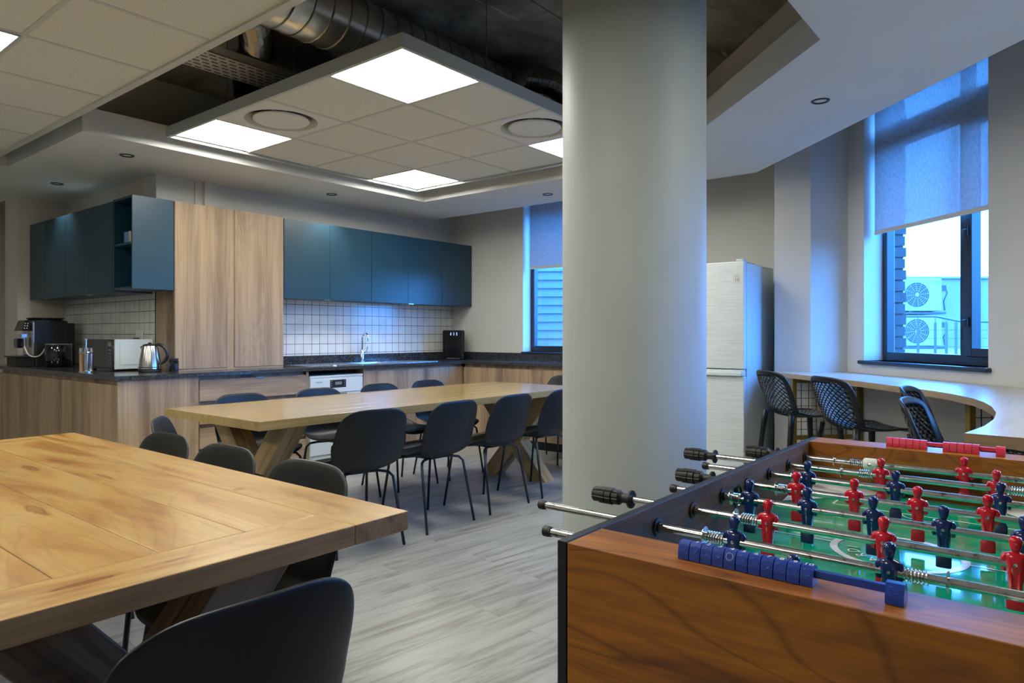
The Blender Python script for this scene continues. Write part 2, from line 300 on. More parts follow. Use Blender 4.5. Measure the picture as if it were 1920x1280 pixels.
def mat_blind():
    m, nt, b = nmat('blind_fabric'); nt.nodes.remove(b)
    tc = node(nt, 'ShaderNodeTexCoord'); n = node(nt, 'ShaderNodeTexNoise'); n.inputs['Scale'].default_value = 90; n.inputs['Detail'].default_value = 3
    mp = node(nt, 'ShaderNodeMapping'); mp.inputs['Scale'].default_value = (1, 1, 0.35); link(nt, tc.outputs['Object'], mp.inputs[0]); link(nt, mp.outputs[0], n.inputs['Vector'])
    r = ramp(nt, [(0.3, (0.40, 0.42, 0.44)), (0.7, (0.56, 0.58, 0.60))]); link(nt, n.outputs[0], r.inputs[0])
    d = node(nt, 'ShaderNodeBsdfDiffuse'); link(nt, r.outputs[0], d.inputs[0])
    t = node(nt, 'ShaderNodeBsdfTranslucent'); link(nt, r.outputs[0], t.inputs[0])
    tr = node(nt, 'ShaderNodeBsdfTransparent'); tr.inputs[0].default_value = (0.9, 0.9, 0.9, 1)
    m1 = node(nt, 'ShaderNodeMixShader'); m1.inputs[0].default_value = 0.36; link(nt, d.outputs[0], m1.inputs[1]); link(nt, t.outputs[0], m1.inputs[2])
    m2 = node(nt, 'ShaderNodeMixShader'); m2.inputs[0].default_value = 0.15; link(nt, m1.outputs[0], m2.inputs[1]); link(nt, tr.outputs[0], m2.inputs[2])
    link(nt, m2.outputs[0], nt.nodes['Material Output'].inputs[0]); return m
M['blind'] = mat_blind()
def mat_fridge():
    m, nt, b = nmat('embossed_white_panel')
    tc = node(nt, 'ShaderNodeTexCoord'); mp = node(nt, 'ShaderNodeMapping'); mp.inputs['Scale'].default_value = (2, 2, 55); link(nt, tc.outputs['Object'], mp.inputs[0])
    n = node(nt, 'ShaderNodeTexNoise'); n.inputs['Scale'].default_value = 2.2; n.inputs['Detail'].default_value = 2; n.inputs['Distortion'].default_value = 0.6; link(nt, mp.outputs[0], n.inputs['Vector'])
    r = ramp(nt, [(0.35, (0.58, 0.63, 0.64)), (0.6, (0.68, 0.735, 0.74))]); link(nt, n.outputs[0], r.inputs[0]); link(nt, r.outputs[0], b.inputs['Base Color'])
    b.inputs['Roughness'].default_value = 0.3
    bp = node(nt, 'ShaderNodeBump'); bp.inputs['Strength'].default_value = 0.3; bp.inputs['Distance'].default_value = 0.002
    link(nt, n.outputs[0], bp.inputs['Height']); link(nt, bp.outputs[0], b.inputs['Normal']); return m
M['fridge'] = mat_fridge()
def mat_rod():
    m, nt, b = nmat('worn_chrome_rod')
    tc = node(nt, 'ShaderNodeTexCoord'); n = node(nt, 'ShaderNodeTexNoise'); n.inputs['Scale'].default_value = 60; n.inputs['Detail'].default_value = 5; n.inputs['Roughness'].default_value = 0.7
    link(nt, tc.outputs['Object'], n.inputs['Vector'])
    r = ramp(nt, [(0.34, (0.22, 0.15, 0.11)), (0.40, (0.55, 0.54, 0.52)), (0.5, (0.66, 0.66, 0.65))]); link(nt, n.outputs[0], r.inputs[0]); link(nt, r.outputs[0], b.inputs['Base Color'])
    b.inputs['Metallic'].default_value = 1; b.inputs['Roughness'].default_value = 0.2; return m
M['rod'] = mat_rod()

# ------------------------------------------------------------------ mesh builder
class MB:
    def __init__(s): s.v = []; s.f = []; s.g = []; s.mi = []; s.cur = 0
    def add(s, vs, fs, T=None, grain=None):
        o = len(s.v)
        for i, p in enumerate(vs):
            q = Vector(p); s.g.append(grain[i] if grain else tuple(q))
            s.v.append(tuple(T @ q) if T else tuple(q))
        for f in fs: s.f.append(tuple(i+o for i in f)); s.mi.append(s.cur)
        return s
    def box(s, x0, x1, y0, y1, z0, z1, ax='x', T=None, r=None):
        vs = [(x, y, z) for x in (x0, x1) for y in (y0, y1) for z in (z0, z1)]
        if r is None: r = random.random()*40
        gr = []
        for (x, y, z) in vs:
            gr.append({'x': (x+r, y+r*1.7, z), 'y': (y+r, x+r*1.7, z), 'z': (z+r, x+y+r*1.7, x-y)}[ax])
        fs = [(0, 1, 3, 2), (4, 6, 7, 5), (0, 4, 5, 1), (2, 3, 7, 6), (0, 2, 6, 4), (1, 5, 7, 3)]
        return s.add(vs, fs, T, gr)
    def prism(s, poly, z0, z1, T=None, side=None):
        n = len(poly); vs = [(x, y, z0) for x, y in poly]+[(x, y, z1) for x, y in poly]
        s.add(vs, [tuple(range(n-1, -1, -1)), tuple(range(n, 2*n))], T)
        c = s.cur
        if side is not None: s.cur = side
        L = 0; o = []
        for i in range(n):
            o.append(L); L += math.dist(poly[i], poly[(i+1) % n])
        gr = [(o[i], 0, z0) for i in range(n)]+[(o[i], 0, z1) for i in range(n)]
        s.add(vs, [(i, (i+1) % n, n+(i+1) % n, n+i) for i in range(n)], T, gr)
        s.cur = c; return s
    def tube(s, path, r, n=10, cap=True, T=None, closed=False):
        P = [Vector(p) for p in path]; vs = []; m = len(P); up = None; L = 0; gr = []
        for i, p in enumerate(P):
            if closed: t = P[(i+1) % m]-P[i-1]
            else: t = (P[min(i+1, m-1)]-P[max(i-1, 0)])
            t.normalize()
            if up is None: up = Vector((0, 0, 1)) if abs(t.z) < 0.9 else Vector((1, 0, 0))
            a = t.cross(up)
            if a.length < 1e-4: a = t.cross(Vector((0.3, 1, 0.2)))
            a.normalize(); b = a.cross(t); up = b
            rr = r[i] if isinstance(r, (list, tuple)) else r
            if i: L += (P[i]-P[i-1]).length
            for k in range(n):
                an = 2*PI*k/n; vs.append(tuple(p+a*math.cos(an)*rr+b*math.sin(an)*rr)); gr.append((L, an*rr, 0))
        fs = []
        for i in range(m if closed else m-1):
            j = (i+1) % m
            for k in range(n): fs.append((i*n+k, i*n+(k+1) % n, j*n+(k+1) % n, j*n+k))
        if cap and not closed: fs += [tuple(range(n-1, -1, -1)), tuple(range((m-1)*n, m*n))]
        return s.add(vs, fs, T, gr)
    def lathe(s, prof, n=24, T=None, cap=True):
        vs = [(r*math.cos(2*PI*k/n), r*math.sin(2*PI*k/n), z) for r, z in prof for k in range(n)]
        fs = [(i*n+k, i*n+(k+1) % n, (i+1)*n+(k+1) % n, (i+1)*n+k) for i in range(len(prof)-1) for k in range(n)]
        if cap: fs += [tuple(range(n-1, -1, -1)), tuple(range((len(prof)-1)*n, len(prof)*n))]
        return s.add(vs, fs, T)
    def loft(s, secs, n=12, e=2.0, T=None):   # secs: (z, cx, cy, hx, hy) superellipse rings
        vs = []
        for (z, cx_, cy_, hx, hy) in secs:
            for k in range(n):
                a = 2*PI*k/n; c, d = math.cos(a), math.sin(a)
                vs.append((cx_+hx*math.copysign(abs(c)**(2/e), c), cy_+hy*math.copysign(abs(d)**(2/e), d), z))
        m = len(secs)
        fs = [(i*n+k, i*n+(k+1) % n, (i+1)*n+(k+1) % n, (i+1)*n+k) for i in range(m-1) for k in range(n)]
        fs += [tuple(range(n-1, -1, -1)), tuple(range((m-1)*n, m*n))]
        return s.add(vs, fs, T)
    def build(s, name, mats, parent=None, smooth=False, bevel=0, seg=2, sub=0, solid=0, loc=None, label=None, auto=True):
        me = bpy.data.meshes.new(name); me.from_pydata(s.v, [], s.f)
        if not isinstance(mats, (list, tuple)): mats = [mats]
        for m in mats: me.materials.append(M[m] if isinstance(m, str) else m)
        me.polygons.foreach_set('material_index', s.mi)
        at = me.attributes.new('grain', 'FLOAT_VECTOR', 'POINT'); at.data.foreach_set('vector', [c for g in s.g for c in g])
        me.update(); me.validate()
        if smooth:
            me.polygons.foreach_set('use_smooth', [True]*len(me.polygons))
            if auto:
                try: me.set_sharp_from_angle(angle=math.radians(40))
                except Exception: pass
        o = bpy.data.objects.new(name, me); COL.objects.link(o)
        if parent: o.parent = parent
        if loc: o.location = loc
        if label: o['label'] = label
        if solid:
            k = o.modifiers.new('solid', 'SOLIDIFY'); k.thickness = solid; k.offset = 0
        if bevel:
            k = o.modifiers.new('bevel', 'BEVEL'); k.width = bevel; k.segments = seg; k.limit_method = 'ANGLE'; k.angle_limit = math.radians(40)
        if sub:
            k = o.modifiers.new('sub', 'SUBSURF'); k.levels = sub; k.render_levels = sub
        return o
def TR(x=0, y=0, z=0, rz=0, rx=0, ry=0, s=1):
    return Matrix.Translation((x, y, z)) @ Matrix.Rotation(rz, 4, 'Z') @ Matrix.Rotation(ry, 4, 'Y') @ Matrix.Rotation(rx, 4, 'X') @ Matrix.Scale(s, 4)
AXX = Matrix.Rotation(PI/2, 4, 'Y')          # z axis of a lathe onto +x
AXY = Matrix.Rotation(-PI/2, 4, 'X')         # z axis of a lathe onto +y
def thing(name, label, cat, loc=(0, 0, 0), rz=0, group=None):
    o = bpy.data.objects.new(name, None); COL.objects.link(o); o.empty_display_size = 0.1
    o.location = loc; o.rotation_euler = (0, 0, rz); o['label'] = label; o['category'] = cat
    if group: o['group'] = group
    return o
def tag(o, label, cat, group=None, kind=None):
    o['label'] = label; o['category'] = cat
    if group: o['group'] = group
    if kind: o['kind'] = kind
    return o
def struct(o): o['kind'] = 'structure'; return o
def children(o): return [c for c in bpy.data.objects if c.parent == o]
def copy_tree(o, parent=None):
    c = o.copy(); COL.objects.link(c); c.parent = parent
    for ch in children(o): copy_tree(ch, c)
    return c
_tc = {}
def text_geo(t):
    if t in _tc: return _tc[t]
    cu = bpy.data.curves.new('lettering', 'FONT'); cu.body = t; cu.size = 1; cu.align_x = 'CENTER'; cu.align_y = 'CENTER'; cu.resolution_u = 3
    ob = bpy.data.objects.new('lettering', cu); COL.objects.link(ob)
    dg = bpy.context.evaluated_depsgraph_get(); dg.update()
    me = bpy.data.meshes.new_from_object(ob.evaluated_get(dg))
    vs = [tuple(v.co) for v in me.vertices]; fs = [tuple(p.vertices) for p in me.polygons]
    bpy.data.objects.remove(ob); bpy.data.meshes.remove(me); bpy.data.curves.remove(cu)
    _tc[t] = (vs, fs); return _tc[t]

# ------------------------------------------------------------------ room shell
SQ = math.sqrt(0.5)
TD = Matrix.Translation((2.33, -2.33, 0)) @ Matrix.Rotation(math.radians(225), 4, 'Z')   # diagonal wall: local x = -t, y = outwards
TWR = Matrix.Translation((6.3, 0, 0)) @ Matrix.Rotation(-PI/2, 4, 'Z')                   # right wall: local x = -Y, y = outwards
outline = [(-4, -4), (1.05, -4), (6.58, 1.53), (6.58, 9.6), (-4, 9.6)]
b = MB(); b.prism(outline, -0.08, 0); struct(b.build('floor', 'floor'))
b = MB(); b.prism(outline, 3.15, 3.35); struct(b.build('ceiling', 'concrete'))
b = MB(); b.box(2.67, 6.55, 5.93, 6.18, 0, 3.15); struct(b.build('wall_sink', 'wall'))
b = MB(); b.box(2.67, 2.92, 6.18, 7.92, 0, 3.15)
b.prism([(2.24, 7.92), (2.92, 7.92), (2.92, 8.3), (2.24, 8.3)], 0, 3.15); b.box(2.8, 3.0, 8.3, 9.6, 0, 3.15); struct(b.build('wall_alcove', 'wall_warm_lit'))
b = MB(); b.box(-4, 6.58, 9.6, 9.8, 0, 3.15); struct(b.build('wall_far', 'wall_warm_lit'))
b = MB(); b.box(-4.2, -4, -4.2, 9.8, 0, 3.15); b.box(-4, 1.1, -4.2, -4, 0, 3.15); struct(b.build('wall_behind', 'wall'))
def wall_hole(x0, x1, hx0, hx1, hz0, hz1, T, name, th=0.25):
    b = MB()
    b.box(x0, hx0, 0, th, 0, 3.15, T=T); b.box(hx1, x1, 0, th, 0, 3.15, T=T)
    b.box(hx0, hx1, 0, th, 0, hz0, T=T); b.box(hx0, hx1, 0, th, hz1, 3.15, T=T)
    return struct(b.build(name, 'wall'))
wall_hole(-6.18, -1.6, -4.82, -3.72, 1.0, 3.0, TWR, 'wall_right')
wall_hole(-5.62, -3.0, -4.982, -3.796, 1.0, 3.0, TD, 'wall_window')
wall_hole(-3.0, 2.6, -2.50, -1.32, 1.0, 3.0, TD, 'wall_window')
b = MB(); b.prism([(5.78, 1.56), (6.005, 1.335), (6.36, 1.69), (6.36, 1.84), (5.78, 1.84)], 0, 3.15); struct(b.build('wall_pier', 'wall', bevel=0.004))
# soffit ring with its plaster lip, and the set-back upstands up to the slab
soff = [(1.80, 5.07), (4.97, 5.07), (4.97, 2.46), (3.38, 0.87), (1.80, 0.87), (1.80, -2.02), (5.82, 2.0), (5.82, 5.93), (2.67, 5.93), (2.67, 7.92), (2.24, 7.92), (2.24, 9.6), (-4, 9.6), (-4, 6.6), (1.80, 6.6)]
b = MB(); b.prism(soff, 2.55, 2.72); struct(b.build('trim_1', 'plaster'))
b = MB(); b.box(-4, 5.3, 5.4, 5.48, 2.72, 3.15); b.box(5.3, 5.38, 2.35, 5.48, 2.72, 3.15)
b.prism([(5.38, 2.32), (3.60, 0.54), (3.54, 0.60), (5.30, 2.36)], 2.72, 3.15); b.box(1.9, 3.6, 0.52, 0.6, 2.72, 3.15); struct(b.build('trim_2', 'upstand'))
b = MB(); b.box(3.07, 3.17, 5.885, 5.93, 2.2, 2.55); b.box(3.0, 3.07, 5.915, 5.93, 2.2, 2.55); struct(b.build('trim_3', 'wall'))
# tiled ceiling field (left)
b = MB(); b.box(-4, 1.64, -4, 6.58, 2.56, 2.585); struct(b.build('trim_4', 'ctile'))
b = MB()
for k in range(-9, 1): b.box(1.06+0.6*k-0.012, 1.06+0.6*k+0.012, -4, 6.58, 2.5575, 2.561)
for k in range(-12, 5): b.box(-4, 1.64, 3.67+0.6*k-0.012, 3.67+0.6*k+0.012, 2.558, 2.561)
b.box(1.625, 1.665, -4, 6.6, 2.548, 2.60); b.box(-4, 1.665, 6.57, 6.598, 2.548, 2.60); struct(b.build('trim_5', 'tbar'))
# tiled splashbacks
b = MB(); b.box(3.68, 6.3, 5.922, 5.93, 0.985, 1.56); struct(b.build('trim_6', 'tile_x'))
b = MB(); b.box(2.662, 2.67, 5.93, 7.92, 0.90, 1.56); struct(b.build('trim_7', 'tile_y'))

def light_panel(x, y, z, label, group=None, s=0.284):
    t = thing('light_panel', label, 'ceiling light', (x, y, z), group=group)
    b = MB(); b.box(-s, s, -s, s, -0.004, 0.0); b.build('diffuser', 'light', t)
    b = MB(); b.box(-s, s, -s, s, 0.0005, 0.022); b.build('housing', 'frame_grey', t)
    b = MB(); e = s+0.010
    b.box(-e, e, -e, -s, -0.007, 0.012); b.box(-e, e, s, e, -0.007, 0.012); b.box(-e, -s, -s, s, -0.007, 0.012); b.box(s, e, -s, s, -0.007, 0.012)
    b.build('frame', 'frame_grey', t)
light_panel(0.76, 3.97, 2.557, 'square light panel cut off by the left edge, in the tiled ceiling')
for x, y in ((0.76, 1.57), (-1.64, 3.97), (-1.64, 1.57), (-1.64, 6.2), (2.75, -0.3)):  # panels out of view; the soffit one is added to light the football table
    light_panel(x, y, 2.557 if x < 1.7 else 2.548, {(0.76, 1.57): 'square light panel in the tiled ceiling directly over the golden table', (-1.64, 3.97): 'square light panel in the tiled ceiling left of the golden table, outside the picture', (-1.64, 1.57): 'square light panel in the tiled ceiling behind the viewer on the left', (-1.64, 6.2): 'square light panel at the far end of the tiled ceiling, beyond the left edge', (2.75, -0.3): 'added unseen square light panel in the flat soffit over the football table'}[(x, y)])
# suspended raft
RX, RY, RZ = 2.30, 2.50, 2.60
raft = thing('ceiling_raft', 'suspended square ceiling raft with grey frame above the long pale table', 'ceiling raft', (RX, RY, RZ))
b = MB(); S = 2.46
b.box(0, S, 0, 0.022, 0, 0.072); b.box(0, S, S-0.022, S, 0, 0.072); b.box(0, 0.022, 0.022, S-0.022, 0, 0.072); b.box(S-0.022, S, 0.022, S-0.022, 0, 0.072)
b.build('frame', 'frame_grey', raft)
b = MB()
for k in (1, 2, 3):
    p = 0.03+0.6*k; b.box(p-0.012, p+0.012, 0.02, S-0.02, 0.013, 0.035); b.box(0.02, S-0.02, p-0.012, p+0.012, 0.0132, 0.035)
b.build('grid_bars', 'tbar', raft)
for i in range(4):
    for j in range(4):
        if (i, j) in ((0, 0), (0, 3), (3, 0), (3, 3), (0, 2), (2, 0)): continue
        x, y = 0.03+0.6*i, 0.03+0.6*j
        b = MB(); b.box(x+0.006, x+0.594, y+0.006, y+0.594, 0.016, 0.035); b.build('ceiling_tile', 'ctile', raft, bevel=0.003)
for x, y in ((0.1, 1.05), (0.75, 0.1), (1.75, 0.1), (0.1, 1.8), (1.2, 1.2), (2.3, 1.2), (1.2, 2.3)):
    b = MB(); b.tube([(x, y, 0.03), (x, y, 0.549)], 0.003, 6); b.build('hanger_wire', 'wire', raft)
for (i, j, lb) in ((0, 0, 'square light panel in the near corner of the suspended raft, largest one lit'), (0, 3, 'square light panel in the left corner of the suspended raft'), (3, 3, 'square light panel in the far corner of the raft towards the blue cupboards'), (3, 0, 'square light panel at the right corner of the raft, half hidden by the pillar')):
    light_panel(RX+0.03+0.6*i+0.30, RY+0.03+0.6*j+0.30, RZ+0.026, lb)
def diffuser(x, y, z, label):
    t = thing('air_diffuser', label, 'air vent', (x, y, z))
    b = MB(); n = 40; R = 0.235
    vs = []; fs = []
    for k in range(n):
        a = 2*PI*k/n+PI/4; c, d = math.cos(a), math.sin(a); q = 0.292/max(abs(c), abs(d))
        vs += [(q*c, q*d, 0), (R*c, R*d, 0), ((R-0.03)*c, (R-0.03)*d, 0.045), ((R-0.03)*c, (R-0.03)*d, 0.10)]
    for k in range(n):
        j = (k+1) % n
        for q in range(3): fs.append((4*k+q, 4*j+q, 4*j+q+1, 4*k+q+1))
    b.add(vs, fs); b.mi = [0 if q % 3 == 0 else 1 for q in range(len(b.f))]; b.build('face_plate', ['plaster', 'upstand'], t, smooth=True)
    b = MB(); b.lathe([(0.04, 0.03), (0.178, 0.012), (0.182, 0.004), (0.176, -0.003), (0.001, -0.003)], 36, cap=False); b.build('centre_disc', 'plaster', t, smooth=True)
    b = MB()
    for k in range(3): b.box(-0.2, 0.2, -0.012, 0.012, 0.05, 0.07, T=Matrix.Rotation(k*PI/3+0.3, 4, 'Z'))
    b.lathe([(0.20, 0.095), (0.001, 0.095)], 30, cap=False); b.build('spider_bars', 'down_dark', t)
diffuser(RX+0.03+0.3, RY+0.03+1.5, RZ+0.014, 'round air diffuser on the left side of the suspended raft')
diffuser(RX+0.03+1.5, RY+0.03+0.3, RZ+0.014, 'round air diffuser on the right side of the raft beside the pillar')
for (x, y, lb, on) in ((2.255, 5.488, 'recessed downlight in the soffit in front of the open shelf cupboard', 0), (2.282, 7.003, 'recessed downlight above the left blue cupboards', 1), (4.132, 5.484, 'recessed downlight above the blue cupboards over the sink', 1), (5.45, 3.869, 'recessed downlight in the soffit just left of the pillar', 0), (4.266, 1.098, 'recessed downlight in the soffit right of the pillar', 0)):
    t = thing('downlight', lb, 'downlight', (x, y, 2.55))
    b = MB(); b.lathe([(0.036, 0.0), (0.040, -0.006), (0.048, -0.006), (0.052, -0.001), (0.052, 0.002)], 28, cap=False); b.build('trim_ring', 'black_metal', t, smooth=True)
    b = MB(); b.lathe([(0.037, -0.002), (0.030, 0.0015), (0.001, 0.0015)], 28, cap=False); b.build('lamp_face', 'down_dark', t, smooth=True)
    if on:
        l = bpy.data.lights.new('downlight_lamp', 'SPOT'); l.energy = 30; l.spot_size = math.radians(95); l.spot_blend = 0.8; l.shadow_soft_size = 0.03; l.color = (1, 0.93, 0.8)
        lo = bpy.data.objects.new('downlight_lamp', l); COL.objects.link(lo); lo.parent = t; lo.location = (0, 0, -0.012)

# ducts, tray above the raft
def helix_duct(name, path, r, label, m='duct', pitch=0.11, n=26):
    t = thing(name, label, 'air duct')
    b = MB(); P = [Vector(p) for p in path]
    b.tube(path, r, n); b.build('pipe', m, t, smooth=True)
    L = sum((P[i+1]-P[i]).length for i in range(len(P)-1)); turns = int(L/pitch)
    d = (P[-1]-P[0]).normalized(); a = d.cross(Vector((0, 0, 1))).normalized(); c = a.cross(d)
    pts = []
    for k in range(turns*20):
        q = P[0]+d*(k/20*pitch); an = 2*PI*k/20; pts.append(q+a*math.cos(an)*(r+0.001)+c*math.sin(an)*(r+0.001))
    b = MB(); b.tube(pts, 0.006, 5); b.build('seam', 'duct_seam', t, smooth=True)
helix_duct('spiral_duct', [(0.6, 3.12, 2.93), (7.0-1.8, 3.12, 2.93)], 0.165, 'galvanised spiral duct crossing above the raft under the concrete slab')
def flex(path, r, label):
    t = thing('flexible_duct', label, 'air duct'); P = [Vector(p) for p in path]
    pts = []; 
    for i in range(len(P)-1):
        for k in range(12): pts.append(P[i].lerp(P[i+1], k/12))
    for _ in range(3): pts = [pts[0]]+[(pts[i-1]+pts[i]*2+pts[i+1])/4 for i in range(1, len(pts)-1)]+[pts[-1]]
    for _ in range(6): pts = [pts[0]]+[(pts[i-1]+pts[i]+pts[i+1])/3 for i in range(1, len(pts)-1)]+[pts[-1]]
    Q = []
    for i in range(len(pts)-1): Q += [pts[i].lerp(pts[i+1], f/3) for f in range(3)]
    b = MB(); b.tube(Q, [r*(1.0+0.075*(-1)**k+0.05*random.random()) for k in range(len(Q))], 22); b.build('foil_hose', 'foil', t)
flex([(2.03, 3.42, 3.02), (2.28, 3.75, 3.025), (2.46, 4.05, 3.03), (2.58, 4.36, 3.02), (2.62, 4.42, 2.86), (2.63, 4.33, 2.76), (2.63, 4.16, 2.75)], 0.095, 'crinkled silver flexible duct dropping to the left raft diffuser')
flex([(3.70, 2.86, 2.94), (3.95, 2.80, 2.97), (4.22, 2.78, 2.93), (4.20, 2.82, 2.80), (4.05, 2.83, 2.77)], 0.08, 'crinkled flexible duct over the right side of the raft')
t = thing('cable_tray', 'perforated white metal cable tray hanging under the concrete slab', 'cable tray')
b = MB(); b.box(1.3, 5.2, 3.90, 4.20, 2.86, 2.864); b.box(1.3, 5.2, 3.90, 3.904, 2.86, 2.91); b.box(1.3, 5.2, 4.196, 4.20, 2.86, 2.91); b.cur = 1
for i in range(60):
    for j in range(6):
        x = 1.4+0.062*i+(0.031 if j % 2 else 0); y = 3.93+0.047*j; b.box(x, x+0.042, y, y+0.012, 2.8585, 2.8605)
b.build('tray', ['tray', 'rust'], t)

# ------------------------------------------------------------------ pillar
p_ang = math.radians(39.213-10.8)
b = MB(); b.lathe([(0.31, 0), (0.31, 3.15)], 96); o = b.build('pillar', 'pillar', smooth=True, loc=(3.10*math.cos(p_ang), 3.10*math.sin(p_ang), 0)); tag(o, 'thick round pale grey concrete pillar behind the football table', 'pillar')

# ------------------------------------------------------------------ windows
def window(n, T, x0, x1, z0, z1, mull, trans, sash, sillx):
    w_ = bpy.data.objects.new('window_%d' % n, None); COL.objects.link(w_); struct(w_); w_.matrix_world = T
    d0, d1 = 0.15, 0.215; f = 0.05
    b = MB(); b.box(x0, x0+f, d0, d1, z0, z1); b.box(x1-f, x1, d0, d1, z0, z1); b.box(x0+f, x1-f, d0, d1, z0, z0+0.065); b.box(x0+f, x1-f, d0, d1, z1-f, z1)
    if mull: b.box(mull[0], mull[1], d0, d1, z0+0.065, z1-f)
    b.box(x0+f, x1-f, d0-0.003, d1, trans[0], trans[1]); b.build('window_frame', 'win_frame', w_, bevel=0.004)
    if mull:
        s0, s1 = mull[1]-0.008, x1-f+0.008; b = MB(); g = 0.055
        b.box(s0, s0+g, d0-0.014, d1-0.01, z0+0.055, trans[0]); b.box(s1-g, s1, d0-0.014, d1-0.01, z0+0.055, trans[0]); b.box(s0+g, s1-g, d0-0.014, d1-0.01, z0+0.055, z0+0.055+g); b.box(s0+g, s1-g, d0-0.014, d1-0.01, trans[0]-g, trans[0])
        b.build('sash', 'win_frame', w_, bevel=0.004)
        for hz in (1.28, 1.86):
            b = MB(); b.box(s0+0.014, s0+0.038, d0-0.028, d0-0.013, hz-0.03, hz+0.03); b.tube([(s0+0.026, d0-0.03, hz+0.012), (s0+0.026, d0-0.05, hz+0.008), (s0+0.026, d0-0.055, hz-0.06), (s0+0.026, d0-0.05, hz-0.11)], 0.008, 8)
            b.build('handle', 'black_metal', w_, smooth=True)
    b = MB(); b.box(x0+0.02, x1-0.02, (d0+d1)/2-0.003, (d0+d1)/2+0.003, z0+0.03, z1-0.03); b.build('glass', 'glass', w_)
    b = MB(); b.box(sillx[0], sillx[1], -0.035, 0.16, z0-0.028, z0); b.build('window_sill', 'win_frame', w_, bevel=0.010, seg=3)
    return w_
window(1, TD, -4.982, -3.796, 1.0, 3.0, (-4.20, -4.135), (2.60, 2.76), True, (-5.02, -3.77))
window(3, TD, -2.50, -1.32, 1.0, 3.0, (-1.72, -1.655), (2.60, 2.76), True, (-2.53, -1.29))
window(2, TWR, -4.82, -3.72, 1.0, 3.0, None, (2.60, 2.76), False, (-4.83, -3.70))
def blind(T, x0, x1, z0, z1, label):
    t = thing('roller_blind', label, 'blind'); t.matrix_world = T @ Matrix.Translation((0, 0.07, 0))
    b = MB(); n = 8
    b.box(x0, x1, -0.0006, 0.0006, z0+0.028, z1); b.build('fabric', 'blind', t)
    b = MB(); b.box(x0, x1, -0.006, 0.006, z0, z0+0.03); b.build('hem_bar', 'wall', t, bevel=0.003)
    b = MB(); b.tube([(x0, 0.0, z1), (x1, 0.0, z1)], 0.022, 14); b.build('roller', 'white_app', t, smooth=True)
blind(TD, -4.955, -3.81, 1.955, 2.95, 'grey roller blind half down over the large window on the right')
blind(TD, -2.47, -1.335, 1.955, 2.95, 'grey roller blind over the window behind the right edge of the picture')
blind(TWR, -4.77, -3.74, 1.945, 2.95, 'grey roller blind over the narrow window beside the pillar')

# ------------------------------------------------------------------ outside, seen through the windows
TV = Matrix.Rotation(math.radians(39.213-90), 4, 'Z')     # turned to face the building
b = MB(); b.box(6.6, 10.8, 14.45, 14.8, -1, 2.385, T=TV); b.box(6.6, 10.8, 14.40, 14.8, 2.36, 2.40, T=TV); o = b.build('parapet_wall', 'ext_wall'); tag(o, 'pale rendered wall behind the outdoor air conditioning units', 'wall')
b = MB(); b.box(5.2, 10.8, 9.4, 14.45, 0.78, 0.90, T=TV); tag(b.build('terrace_slab', 'ext_wall'), 'pale terrace slab outside under the outdoor units', 'terrace')
def ac(z0, label, hh=0.66):
    t = thing('outdoor_unit', label, 'air conditioner', group=None); t.matrix_world = TV @ Matrix.Translation((8.13, 14.0, z0))
    W = 0.80; b = MB(); b.box(0, W, 0, 0.32, 0, hh); b.build('casing', 'ac_white', t, bevel=0.02)
    b = MB(); c = (0.285, -0.004, hh*0.5); r = 0.25
    b.lathe([(0.001, 0), (r, 0)], 40, T=Matrix.Translation(c) @ Matrix.Rotation(PI/2, 4, 'X'), cap=False); b.build('fan_opening', 'ac_dark', t)
    b = MB()
    for k in range(12):
        a = 2*PI*k/12; b.tube([(c[0]+0.03*math.cos(a), -0.014, c[2]+0.03*math.sin(a)), (c[0]+r*math.cos(a+0.12), -0.014, c[2]+r*math.sin(a+0.12))], 0.004, 5)
    for q in (0.09, 0.13, 0.17, 0.21, 0.25):
        b.tube([(c[0]+q*math.cos(2*PI*k/36), -0.016, c[2]+q*math.sin(2*PI*k/36)) for k in range(36)], 0.0028, 4, closed=True)
    b.lathe([(0.001, 0.012), (0.035, 0.010), (0.04, 0)], 18, T=Matrix.Translation((c[0], -0.012, c[2])) @ Matrix.Rotation(PI/2, 4, 'X'), cap=False)
    b.build('fan_guard', 'ac_white', t)
    vs, fs = text_geo('LG'); b = MB(); b.add(vs, fs, Matrix.Translation((0.70, -0.006, hh-0.08)) @ Matrix.Rotation(PI/2, 4, 'X') @ Matrix.Scale(0.085, 4)); b.build('lettering', 'grey_text', t)
    b = MB(); b.tube([(W+0.02, 0.1, hh*0.75), (W+0.10, 0.06, hh*0.78), (W+0.14, 0.06, hh*0.55), (W+0.08, 0.08, hh*0.3), (W+0.12, 0.1, 0.02)], 0.014, 8); b.box(W, W+0.12, 0.05, 0.12, hh*0.62, hh*0.80); b.build('pipe', 'ac_dark', t, smooth=True)
    b = MB(); b.box(-0.02, W+0.08, 0.0, 0.30, -0.06, -0.02); b.box(0.14, 0.20, 0.02, 0.3, -0.02, 0.0); b.box(0.60, 0.66, 0.02, 0.3, -0.02, 0.0); b.box(0.1, 0.14, 0.28, 0.45, -0.06, 0.1); b.box(0.66, 0.70, 0.28, 0.45, -0.06, 0.1); b.build('bracket', 'ac_dark', t)
ac(1.668, 'upper outdoor air conditioning unit with round fan, outside the right window')
ac(0.96, 'lower outdoor air conditioning unit, behind the steel balcony railing', 0.60)
t = thing('balcony_railing', 'steel balcony railing with wire infill outside the right window', 'railing'); t.matrix_world = TV @ Matrix.Translation((0, 10, 0))
b = MB(); b.tube([(5.5, 0.05, 1.455), (6.02, 0, 1.457), (6.28, -0.02, 1.455), (6.62, 0, 1.39), (7.4, 0, 1.37)], 0.016, 8); b.build('handrail', 'rail_steel', t, smooth=True)
